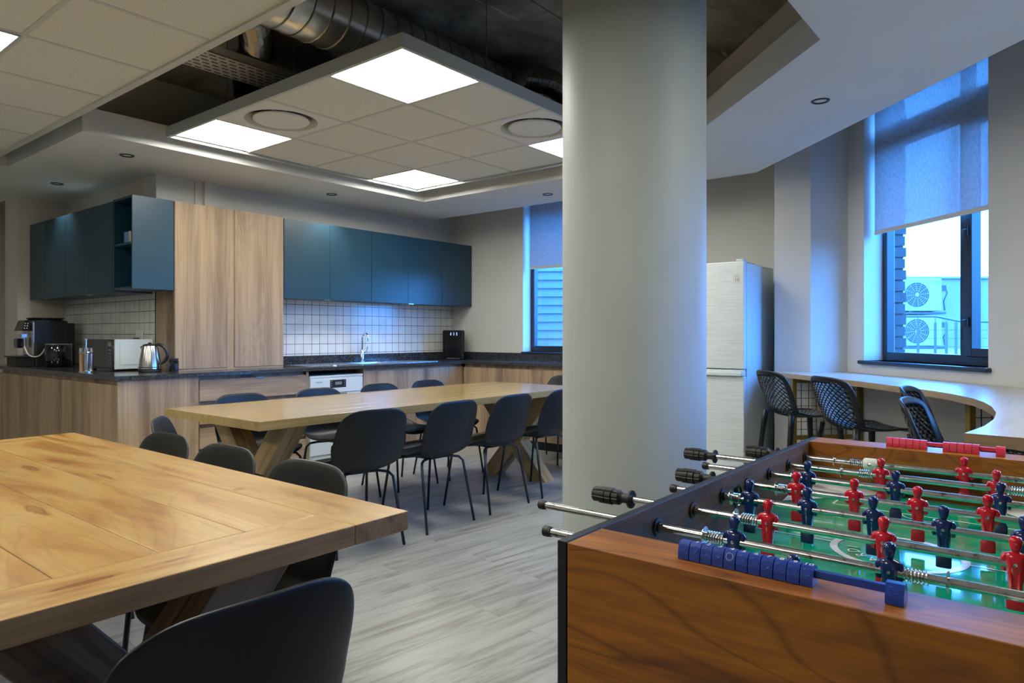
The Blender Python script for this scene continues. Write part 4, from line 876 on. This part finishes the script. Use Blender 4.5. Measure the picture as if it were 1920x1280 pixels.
def make_chair():
    t = thing('shell_chair', 'x', 'chair')
    b = MB(); vs, fs = chair_shell(); b.add(vs, fs); b.build('shell', 'chair_shell', t, smooth=True, solid=0.010, sub=1, auto=False)
    for sx in (-1, 1):
        for (yf, yb) in ((0.212, 0.12), (-0.212, -0.10)):
            b = MB(); top = [(sx*0.035, yb*0.55, 0.418), (sx*0.12, yb*0.9, 0.418)]
            k = (sx*0.165, (yb*0.9+0.03*(1 if yf > 0 else -1)), 0.410)
            pts = [Vector(p) for p in top+[k, (sx*0.183, k[1]+0.02*(1 if yf > 0 else -1), 0.385), (sx*0.212, yf, 0.0)]]
            b.tube(pts, 0.0085, 10); b.build('leg', 'black_metal', t, smooth=True, auto=False)
    b = MB(); b.box(-0.06, 0.06, -0.09, 0.09, 0.414, 0.424); b.build('mounting_plate', 'black_metal', t)
    return t
proto = make_chair()
def place(o, x, y, rz, label, group=None):
    o.location = (x, y, 0); o.rotation_euler = (0, 0, rz); o['label'] = label
    if group: o['group'] = group
GT = 'black shell chairs around the long pale table'; GB = 'black shell chairs around the big golden table'
spots = [
 (2.53, 3.165, -0.17, 'black shell chair on the near side of the long table, closest to the golden table', GT),
 (3.13, 3.165, 0, 'black shell chair on the near side of the long table, second from the left', GT),
 (3.715, 3.165, 0, 'black shell chair on the near side of the long table, second from the pillar', GT),
 (4.305, 3.165, 0, 'black shell chair right beside the pillar on the near side of the long table', GT),
 (2.545, 4.12, PI, 'black shell chair on the kitchen side of the long table, in front of the drawers', GT),
 (3.17, 4.12, PI, 'black shell chair on the kitchen side of the long table, in front of the dishwasher', GT),
 (3.77, 4.12, PI, 'black shell chair on the kitchen side of the long table, third from the left', GT),
 (4.33, 4.12, PI, 'black shell chair on the kitchen side of the long table, farthest from the drawers', GT),
 (5.42, 3.80, PI/2, 'black shell chair at the far end of the long table, only its top rim visible', GT),
 (1.06, 1.86, PI/2, 'black shell chair tucked under the right side of the golden table, nearest to the viewer', GB),
 (1.06, 2.36, PI/2, 'black shell chair second along the right side of the golden table', GB),
 (1.065, 2.84, PI/2, 'black shell chair third along the right side of the golden table', GB),
 (1.77, 3.27, math.radians(-126), 'black shell chair at the left end of the long pale table, seen from its side', GT),
 (0.60, 1.245, -0.03, 'black shell chair in the bottom foreground at the near end of the golden table', GB)]
for i, (x, y, r, lb, g) in enumerate(spots):
    o = proto if i == 0 else copy_tree(proto)
    place(o, x, y, r, lb, g)

# ------------------------------------------------------------------ bar and stools
bar = thing('window_bar', 'pale wood window bar curving round towards the football table', 'counter')
poly = [(5.66, 1.82), (5.46, 1.62), (4.81, 0.985), (4.30, 0.555), (4.125, 0.440), (3.90, 0.335), (3.70, 0.275), (3.50, 0.235), (3.25, 0.205), (3.0, 0.195), (2.75, 0.205), (2.513, 0.237), (2.44, -0.75), (3.90, -0.75), (4.815, 0.165), (5.995, 1.345), (5.775, 1.565), (5.775, 1.82)]
poly = poly[::-1]
b = MB(); b.prism(poly, 0.865, 0.90, side=1); b.build('worktop', ['bar', 'bar_edge'], bar)
def TP(t, d=0.0): return ((math.sqrt(2)*t+4.66+math.sqrt(2)*d)/2, (math.sqrt(2)*t-4.66-math.sqrt(2)*d)/2)
def end_frame(t):   # gold frame with square mesh, perpendicular to the window wall
    f = TP(t, -0.555); q = TP(t, -0.02); T = Matrix.Translation((f[0], f[1], 0)) @ Matrix.Rotation(math.radians(-45), 4, 'Z'); L = 0.535
    b = MB(); s = 0.016
    for x in (0, L): b.box(x-s, x+s, -s, s, 0, 0.864, T=T)
    b.box(s, L-s, -s, s, 0.832, 0.864, T=T); b.box(s, L-s, -s, s, 0.40, 0.432, T=T); b.box(s, L-s, -s, s, 0.03, 0.062, T=T); b.build('leg_frame', 'gold', bar)
    b = MB()
    for k in range(1, 9): b.box(k*0.06-0.002, k*0.06+0.002, -0.002, 0.002, 0.062, 0.832, T=T)
    for k in range(1, 14): b.box(s, L-s, -0.0035, -0.0005, 0.062+k*0.0592-0.002, 0.062+k*0.0592+0.002, T=T)
    b.build('mesh_panel', 'mesh_black', bar)
end_frame(5.0); end_frame(3.27)
b = MB(); T = Matrix.Translation((2.60, -0.62, 0))
for y in (0.0, 0.62): b.box(-0.016, 0.016, y-0.016, y+0.016, 0, 0.864, T=T)
b.box(-0.016, 0.016, 0.016, 0.604, 0.80, 0.864, T=T); b.box(-0.016, 0.016, 0.016, 0.604, 0.03, 0.062, T=T); b.build('leg_frame', 'gold', bar)
b = MB()
for k in range(1, 10): b.box(-0.002, 0.002, k*0.06-0.002, k*0.06+0.002, 0.062, 0.80, T=T)
for k in range(1, 12): b.box(-0.004, -0.001, 0.016, 0.604, 0.062+k*0.06-0.002, 0.062+k*0.06+0.002, T=T)
b.build('mesh_panel', 'mesh_black', bar)
def stool_surface():
    prof = [(0.21, 0.632, 0.200), (0.19, 0.648, 0.210), (0.10, 0.650, 0.212), (0.0, 0.642, 0.205), (-0.09, 0.640, 0.198), (-0.15, 0.655, 0.195), (-0.19, 0.70, 0.200), (-0.22, 0.78, 0.212), (-0.25, 0.87, 0.222), (-0.275, 0.955, 0.218)]
    P = [Vector((0, p[0], p[1])) for p in prof]; s = [0]
    for i in range(1, len(P)): s.append(s[-1]+(P[i]-P[i-1]).length)
    def at(v):
        q = min(max((v+1)/2, 0), 1)*s[-1]
        for i in range(1, len(s)):
            if q <= s[i]+1e-9:
                f = (q-s[i-1])/(s[i]-s[i-1]); return P[i-1].lerp(P[i], f), prof[i-1][2]*(1-f)+prof[i][2]*f
        return P[-1], prof[-1][2]
    def S(u, v):
        v2 = v*(1-(0.09 if v > 0 else 0.06)*abs(u)**4); u2 = u*(1-0.14*abs(v)**6)
        p, hw = at(v2); back = min(1, max(0, (v2+0.1)/0.35)); back = back*back*(3-2*back)
        return (u2*hw, p.y+0.055*back*abs(u2)**2, p.z+0.018*(1-back)*abs(u2)**2.5+0.02*math.exp(-((v2+0.05)/0.2)**2)*abs(u2)**3)
    return S
def make_stool():
    t = thing('bar_stool', 'x', 'stool'); S = stool_surface()
    b = MB(); bu = 0.80; bv = 0.90; NU, NV = 17, 40       # border band around the woven field
    U = [-1, -0.9]+[-bu+2*bu*i/12 for i in range(13)]+[0.9, 1]; Vv = [-1, -0.95]+[-bv+2*bv*j/24 for j in range(25)]+[0.95, 1]
    vs = [S(u, v) for v in Vv for u in U]; nu = len(U); fs = []
    for j in range(len(Vv)-1):
        for i in range(nu-1):
            if 2 <= i < nu-3 and 2 <= j < len(Vv)-3: continue
            fs.append((j*nu+i, j*nu+i+1, (j+1)*nu+i+1, (j+1)*nu+i))
    b.add(vs, fs); b.build('rim', 'chair_shell', t, smooth=True, solid=0.014, auto=False, sub=1)
    b = MB(); fs = []; idx = {}; vs = []
    def vid(a, c):
        if (a, c) not in idx: idx[(a, c)] = len(vs); vs.append(S(max(-bu-0.03, min(bu+0.03, (a/NU*2-1)*(bu+0.03))), max(-bv-0.015, min(bv+0.015, (c/NV*2-1)*(bv+0.015)))))
        return idx[(a, c)]
    for c in range(0, NV-1):
        for a in range(0, NU-1):
            if (a+c) % 2 == 0 and a+2 <= NU and c+2 <= NV: fs.append((vid(a+1, c), vid(a+2, c+1), vid(a+1, c+2), vid(a, c+1)))
    b.add(vs, fs); o = b.build('woven_lattice', 'chair_shell', t)
    k = o.modifiers.new('weave', 'WIREFRAME'); k.thickness = 0.0115; k.use_even_offset = False; k.use_replace = True
    for sx in (-1, 1):
        for (ya, yb, za) in ((0.16, 0.215, 0.635), (-0.165, -0.235, 0.665)):
            b = MB(); b.tube([(sx*0.175, ya, za), (sx*0.185, ya+(yb-ya)*0.15, za-0.08), (sx*0.225, yb, 0.0)], [0.021, 0.019, 0.013], 10); b.build('leg', 'chair_shell', t, smooth=True, auto=False)
    b = MB(); b.tube([(-0.205, 0.19, 0.25), (0.205, 0.19, 0.25)], 0.010, 8); b.tube([(-0.205, -0.205, 0.25), (0.205, -0.205, 0.25)], 0.010, 8); b.tube([(-0.205, -0.205, 0.25), (-0.205, 0.19, 0.25)], 0.010, 8); b.tube([(0.205, -0.205, 0.25), (0.205, 0.19, 0.25)], 0.010, 8)
    b.build('footrest', 'chair_shell', t, smooth=True, auto=False)
    return t
sp = make_stool(); SG = 'black lattice bar stools at the window bar'
for i, (x, y, r, lb) in enumerate(((4.985, 1.405, math.radians(-135), 'black lattice bar stool nearest the white fridge'), (4.515, 0.915, math.radians(-135), 'black lattice bar stool under the window, second from the fridge'), (3.76, 0.33, PI, 'black lattice bar stool in the curve of the bar, mostly hidden behind another'), (3.07, 0.22, PI, 'black lattice bar stool right behind the football table, back leaning towards it'))):
    o = sp if i == 0 else copy_tree(sp)
    o.location = (x, y, 0); o.rotation_euler = (0, 0, r); o['label'] = lb; o['group'] = SG

# ------------------------------------------------------------------ football table
FT = thing('football_table', 'cherry wood table football game with red and blue players, right foreground', 'game table')
FX0, FX1, FY0, FY1, FZ = 0.888, 2.290, -0.076, 0.612, 0.88; ZB = 0.56
IX0, IX1, IY0, IY1 = 0.990, 2.185, -0.058, 0.594; PZ = 0.75; RZ_ = 0.839
b = MB(); b.box(FX0, IX0, IY0, IY1, ZB, FZ-0.0006, ax='y'); b.build('end_panel', 'cherry', FT, bevel=0.0015)
b = MB(); gy0, gy1 = 0.168, 0.368      # goal mouth
b.box(IX1, FX1, IY0, gy0, ZB, FZ-0.0006, ax='y'); b.box(IX1, FX1, gy1, IY1, ZB, FZ-0.0006, ax='y'); b.box(IX1, FX1, gy0, gy1, PZ+0.072, FZ-0.0006, ax='y', r=3); b.box(IX1+0.07, FX1, gy0, gy1, ZB, PZ+0.072, ax='y'); b.build('end_panel', 'cherry', FT)
for y0, y1, sy in ((IY1, FY1, 1), (FY0, IY0, -1)):
    b = MB(); b.cur = 0; b.box(FX0, FX1, y0+(0.002 if sy > 0 else 0), y1-(0.002 if sy < 0 else 0), ZB, FZ, ax='x'); b.build('side_panel', 'black_rail', FT, bevel=0.001)
    b = MB(); ya = (y0, y0+0.0022) if sy > 0 else (y1-0.0022, y1); b.box(IX0, IX1, ya[0]-(0.0 if sy > 0 else 0), ya[1], PZ, FZ-0.0015, ax='x'); b.build('inner_veneer', 'walnut', FT)
b = MB(); b.box(IX0, IX1, IY0, IY1, PZ-0.012, PZ)
CX_, CY_ = 1.5875+0.03, 0.268
b.cur = 1
def strip(b, pts, wd, z=PZ+0.0008):
    for i in range(len(pts)-1):
        a = Vector((*pts[i], 0)); c = Vector((*pts[i+1], 0)); d = (c-a).normalized(); nrm = Vector((-d.y, d.x, 0))*wd/2
        b.add([tuple(a-nrm)[:2]+(z,), tuple(c-nrm)[:2]+(z,), tuple(c+nrm)[:2]+(z,), tuple(a+nrm)[:2]+(z,)], [(0, 1, 2, 3)])
circ = [(CX_+0.118*math.cos(2*PI*k/48), CY_+0.118*math.sin(2*PI*k/48)) for k in range(49)]
strip(b, circ, 0.015)
strip(b, [(CX_, CY_+0.125), (CX_, IY1-0.02)], 0.005); strip(b, [(CX_, CY_-0.125), (CX_, IY0+0.02)], 0.005)
for sx in (-1, 1):
    x0 = CX_+sx*0.36; xe = CX_+sx*0.52
    strip(b, [(xe, CY_+0.21), (x0, CY_+0.21), (x0, CY_-0.21), (xe, CY_-0.21)], 0.006, PZ+0.0009)
    strip(b, [(xe, CY_+0.12), (x0+sx*0.09, CY_+0.12), (x0+sx*0.09, CY_-0.12), (xe, CY_-0.12)], 0.005, PZ+0.0010)
    strip(b, [(x0, CY_+0.05*math.cos(k*PI/8)) if k in (0, 8) else (x0-sx*0.05*math.sin(k*PI/8), CY_+0.05*math.cos(k*PI/8)) for k in range(9)], 0.005, PZ+0.0011)
tx = 'ARDI'
for k, ch in enumerate(tx):
    a = math.radians(160-0-k*20); vs, fs = text_geo(ch)
    b.add(vs, fs, Matrix.Translation((CX_+0.083*math.cos(a), CY_+0.083*math.sin(a), PZ+0.0012)) @ Matrix.Rotation(a-PI/2, 4, 'Z') @ Matrix.Scale(0.034, 4))
vs, fs = text_geo('C'); b.add(vs, fs, Matrix.Translation((CX_-0.03, CY_-0.083, PZ+0.0012)) @ Matrix.Rotation(math.radians(-110)-PI/2, 4, 'Z') @ Matrix.Scale(0.034, 4))
b.build('playfield', ['green', 'white_paint'], FT)
for sx, x in ((1, IX1), (-1, IX0)):
    for sy, y in ((1, IY1), (-1, IY0)):
        b = MB(); y_ = y-sy*0.0025
        b.add([(x, y_, PZ+0.001), (x-sx*0.26, y_, PZ+0.001), (x, y_-sy*0.20, PZ+0.001), (x, y_, PZ+0.028)], [(0, 1, 2), (1, 3, 2), (0, 3, 1), (0, 2, 3)] if True else [])
        b.build('corner_ramp', 'white_paint', FT)
def figure(mats):
    b = MB()
    b.loft([(-0.070, -0.001, 0, 0.0055, 0.0115), (-0.069, -0.001, 0, 0.0065, 0.0125), (-0.050, -0.001, 0, 0.0065, 0.0125), (-0.046, 0, 0, 0.0050, 0.0105), (-0.040, 0, 0, 0.0060, 0.0085)], 14, 5); b.mi = [1]*len(b.mi)
    b.cur = 0
    b.loft([(-0.041, 0, 0, 0.0062, 0.0090), (-0.030, 0, 0, 0.0072, 0.0100), (-0.018, 0, 0, 0.0085, 0.0112), (-0.010, 0, 0, 0.0098, 0.0118), (-0.004, 0, 0, 0.0112, 0.0122), (0.006, 0, 0, 0.0112, 0.0132), (0.012, 0, 0, 0.0098, 0.0148), (0.0165, 0, 0, 0.0080, 0.0140), (0.0185, 0, 0, 0.0062, 0.0085), (0.0195, 0, 0, 0.0050, 0.0052), (0.0225, 0, 0, 0.0050, 0.0052)], 16, 2.8)
    # head with cap of hair, brow and chin, facing -x
    b.loft([(0.0205, -0.0015, 0, 0.0045, 0.0048), (0.0235, -0.0020, 0, 0.0072, 0.0068), (0.0285, -0.0012, 0, 0.0088, 0.0080), (0.0330, -0.0008, 0, 0.0088, 0.0086), (0.0345, 0.0, 0, 0.0096, 0.0092), (0.0390, 0.0, 0, 0.0092, 0.0088), (0.0425, 0.0, 0, 0.0068, 0.0066), (0.0440, 0.0, 0, 0.003, 0.003)], 16, 2.3)
    b.loft([(0.026, -0.0105, 0, 0.0012, 0.0016), (0.0315, -0.0098, 0, 0.0008, 0.0010)], 8)
    for sy in (-1, 1):   # arms held to the side
        b.loft([(-0.012, -0.001, sy*0.0150, 0.0038, 0.0030), (-0.006, -0.001, sy*0.0162, 0.0048, 0.0040), (0.004, -0.0005, sy*0.0160, 0.0060, 0.0048), (0.011, 0, sy*0.0148, 0.0062, 0.0046), (0.0155, 0, sy*0.0130, 0.0045, 0.0038)], 10, 2.4)
        b.loft([(-0.040, -0.0012, sy*0.0050, 0.0066, 0.0040), (-0.018, -0.001, sy*0.0056, 0.0090, 0.0052), (-0.008, 0, sy*0.006, 0.0095, 0.005)], 10, 2.4)
    b.cur = 2
    b.lathe([(0.0028, 0), (0.0028, 0.0018), (0.001, 0.0022)], 10, cap=True, T=Matrix.Translation((-0.0108, 0, 0.001)) @ Matrix.Rotation(-PI/2, 4, 'Y'))
    return b, mats
figs = {}
def team_mesh(c):
    if c not in figs:
        b, mats = figure({'red': ['red_pl', 'red_dark', 'steel'], 'blue': ['blue_pl', 'blue_dark', 'steel']}[c])
        figs[c] = b.build('player_figure', mats, None, smooth=True); return figs[c], True
    return figs[c], False
rods = [  # x, colour, players y, rod left end y, handle?, bumper/washer/spring ys
 (1.035, 'blue', [0.303], 0.743, False), (1.190, 'blue', [0.446, 0.207], 0.866, False), (1.350, 'red', [0.441, 0.244, 0.060], 0.828, True),
 (1.508, 'blue', [0.532, 0.413, 0.291, 0.174, 0.055], 0.717, False), (1.665, 'red', [0.479, 0.358, 0.238, 0.118, -0.002], 0.774, True),
 (1.823, 'blue', [0.499, 0.305, 0.107], 0.772, False), (1.980, 'red', [0.364, 0.124], 0.894, True), (2.135, 'red', [0.202], 0.763, True)]
spring_w = {0: [], 1: [(0.446, 0.500), (0.207, 0.132)], 2: [(0.441, 0.504)], 3: [(0.532, 0.573)], 4: [(0.479, 0.525)], 5: [(0.499, 0.535)], 6: [(0.364, 0.457), (0.124, 0.03)], 7: [(0.419, 0.511)]}
HL = 0.095
for i, (x, c, ys, yl, hd) in enumerate(rods):
    yr = IY0-0.10-(0.83-yl if not hd else 0.62-(yl-0.2))*0.5
    rod = bpy.data.objects.new('rod', None)
    b = MB(); b.tube([(x, (yl-0.02) if hd else yl-0.004, RZ_), (x, min(yr, -0.20), RZ_)], 0.0075, 16); rod = b.build('rod', 'rod', FT, smooth=True)
    rod['label'] = 'steel rod with %s players, %s' % (c, ('nearest', 'second', 'third', 'fourth', 'fifth', 'sixth', 'seventh', 'farthest')[i]+' from the viewer')
    for y in ys:
        src, new = team_mesh(c)
        o = src if new else src.copy()
        if not new: COL.objects.link(o)
        o.parent = rod; o.location = (x, y, RZ_); o['label'] = '%s player figure' % c
        tilt = {0: 0.05, 1: 0.0, 2: 0.03, 3: 0.0, 4: -0.02, 5: 0.02, 6: 0.0, 7: 0.05}[i]
        o.rotation_euler = (0, tilt, 0)
    ye = min(yr, -0.20)
    if hd:
        b = MB(); b.lathe([(0.0085, 0), (0.0092, 0.001), (0.0092, 0.006), (0.0100, 0.0065), (0.0100, 0.016), (0.008, 0.018)], 18, T=Matrix.Translation((x, ye-0.012, RZ_)) @ AXY); b.build('end_cap', 'rubber', rod, smooth=True)
    if True:   # ribbed black grip
        b = MB(); L = HL; pr = [(0.009, -0.040), (0.010, -0.020), (0.016, -0.012), (0.018, 0.0)]
        y0 = yl-L; prof = [(0.0195, 0.0), (0.0195, 0.004), (0.011, 0.006), (0.0105, 0.022), (0.014, 0.028)]
        nseg = 4
        for k in range(nseg):
            za = 0.030+k*0.0165; r_ = 0.0165 if k in (0, nseg-1) else 0.0185
            prof += [(r_, za), (r_, za+0.0140), (r_-0.002, za+0.0150)]
        prof += [(0.014, L-0.003), (0.006, L)]
        n = 48; vs = []; 
        for (r_, z) in prof:
            for k in range(n):
                g = 0.88 if (k % 6 == 0 and z > 0.029) else 1.0; a = 2*PI*k/n; vs.append((r_*g*math.cos(a), r_*g*math.sin(a), z))
        fs = [(q*n+k, q*n+(k+1) % n, (q+1)*n+(k+1) % n, (q+1)*n+k) for q in range(len(prof)-1) for k in range(n)]; fs.append(tuple(range((len(prof)-1)*n, len(prof)*n))); fs.append(tuple(range(n-1, -1, -1)))
        b.add(vs, fs, Matrix.Translation((x, y0, RZ_)) @ AXY if hd else Matrix.Translation((x, ye+0.015, RZ_)) @ Matrix.Rotation(PI/2, 4, 'X')); b.build('handle', 'rubber', rod)
    if not hd:
        b = MB(); b.lathe([(0.0085, 0), (0.0092, 0.001), (0.0092, 0.006), (0.0100, 0.0065), (0.0100, 0.016), (0.008, 0.018)], 18, T=Matrix.Translation((x, yl-0.018, RZ_)) @ AXY); b.build('end_cap', 'rubber', rod, smooth=True)
    b = MB(); b.lathe([(0.0165, 0), (0.0165, 0.003), (0.0105, 0.004), (0.0105, 0.008)], 24, T=Matrix.Translation((x, IY1-0.0005, RZ_)) @ Matrix.Rotation(PI/2, 4, 'X')); b.build('bearing', 'rubber' if i != 2 else 'walnut', rod, smooth=True)
    b = MB(); b.lathe([(0.0165, 0), (0.0165, 0.003), (0.0105, 0.004), (0.0105, 0.008)], 24, T=Matrix.Translation((x, IY0+0.0005, RZ_)) @ AXY); b.build('bearing', 'rubber', rod, smooth=True)
    for (ya, yw) in spring_w[i]:
        s = 1 if yw > ya else -1; y0 = ya+s*0.018; y1 = min(y0+0.034, yw-0.004) if s > 0 else y0-0.034
        b = MB(); N = 7*12; b.tube([(x+0.0100*math.cos(2*PI*k/12), y0+(y1-y0)*k/N, RZ_+0.0100*math.sin(2*PI*k/12)) for k in range(N+1)], 0.0011, 5); b.build('spring', 'steel', rod, smooth=True)
        b = MB(); b.lathe([(0.0080, -0.0008), (0.0165, -0.0008), (0.0165, 0.0008), (0.0080, 0.0008)], 24, T=Matrix.Translation((x, yw, RZ_)) @ AXY, cap=False); b.build('washer', 'steel', rod, smooth=True)
    if i == 7:
        for yb_ in (0.419, -0.02):
            b = MB(); b.lathe([(0.008, -0.016), (0.015, -0.016), (0.0165, -0.012), (0.0165, 0.012), (0.015, 0.016), (0.008, 0.016)], 20, T=Matrix.Translation((x, yb_, RZ_)) @ AXY); b.cur = 1
            b.lathe([(0.005, 0.0), (0.004, 0.002), (0.001, 0.003)], 10, T=Matrix.Translation((x-0.0165, yb_, RZ_)) @ Matrix.Rotation(-PI/2, 4, 'Y'))
            b.build('bumper', ['white_pl', 'steel'], rod, smooth=True)
# goal counters
def counter(x, col, face, runs, y_end, y_start, nums, endblock):
    t = bpy.data.objects.new('goal_counter', None); COL.objects.link(t); t.parent = FT; t['label'] = '%s goal counter' % {'blue_ctr': 'blue', 'pink_pl': 'red'}[col]
    b = MB(); b.box(x-0.004, x+0.004, y_end, y_start, FZ+0.010, FZ+0.020); b.build('bar', col, t, bevel=0.001)
    pr = [(-0.0125, 0), (-0.0125, 0.010), (-0.0095, 0.020), (-0.0055, 0.0245), (0.0055, 0.0245), (0.0095, 0.020), (0.0125, 0.010), (0.0125, 0)]
    R_ = Matrix(((1, 0, 0, 0), (0, 0, 1, 0), (0, 1, 0, 0), (0, 0, 0, 1)))
    for k, (y, txt) in enumerate(runs):
        b = MB(); W_ = 0.0153 if k < len(runs)-1 else 0.020; b.prism(pr, 0, W_, T=Matrix.Translation((x, y-W_/2, FZ)) @ R_)
        b.cur = 1
        if txt:
            vs, fs = text_geo(txt); b.add(vs, fs, Matrix.Translation((x-face*0.001, y, FZ+0.0254)) @ Matrix.Rotation(-PI/2*face, 4, 'Z') @ Matrix.Scale(0.0125, 4))
        b.cur = 2
        b.lathe([(0.0055, 0), (0.0055, 0.0008), (0.0042, 0.0008), (0.0042, 0)], 16, cap=False, T=Matrix.Translation((x-face*0.0100, y, FZ+0.017)) @ Matrix.Rotation(-face*math.radians(67), 4, 'Y'))
        o = b.build('counter_bead' if k < len(runs)-1 or not endblock else 'end_block', [col, 'white_pl', 'blue_ctr' if col == 'blue_ctr' else col], t, bevel=0.0012)
bl = [(0.4205-0.0166*k, '' if k == 0 else str(k)) for k in range(11)]+[(0.156, '')]
counter(0.936, 'blue_ctr', 1, bl, 0.156, 0.4205, True, True)
rl = [(0.389-0.0167*k, '') for k in range(6)]+[(0.252-0.0167*k, '') for k in range(5)]+[(0.131, '')]
counter(2.238, 'pink_pl', -1, rl, 0.131, 0.389, False, True)
for x in (FX0+0.05, FX1-0.05):
    for y in (FY0+0.05, FY1-0.05):
        b = MB(); b.box(x-0.045, x+0.045, y-0.045, y+0.045, 0, ZB, ax='z'); b.build('leg', 'cherry', FT, bevel=0.004)
b = MB(); b.box(FX0, FX1, IY0, IY1, ZB-0.012, ZB-0.0005); b.build('bottom_panel', 'walnut', FT)
b = MB(); b.lathe([(0.026, 0), (0.026, 0.003), (0.0235, 0.003), (0.0235, 0.001), (0.001, 0.001)], 28, T=Matrix.Translation((1.60, IY1-0.0, 0.822)) @ Matrix.Rotation(PI/2, 4, 'X')); b.build('ball_entry', 'gloss_black', FT)
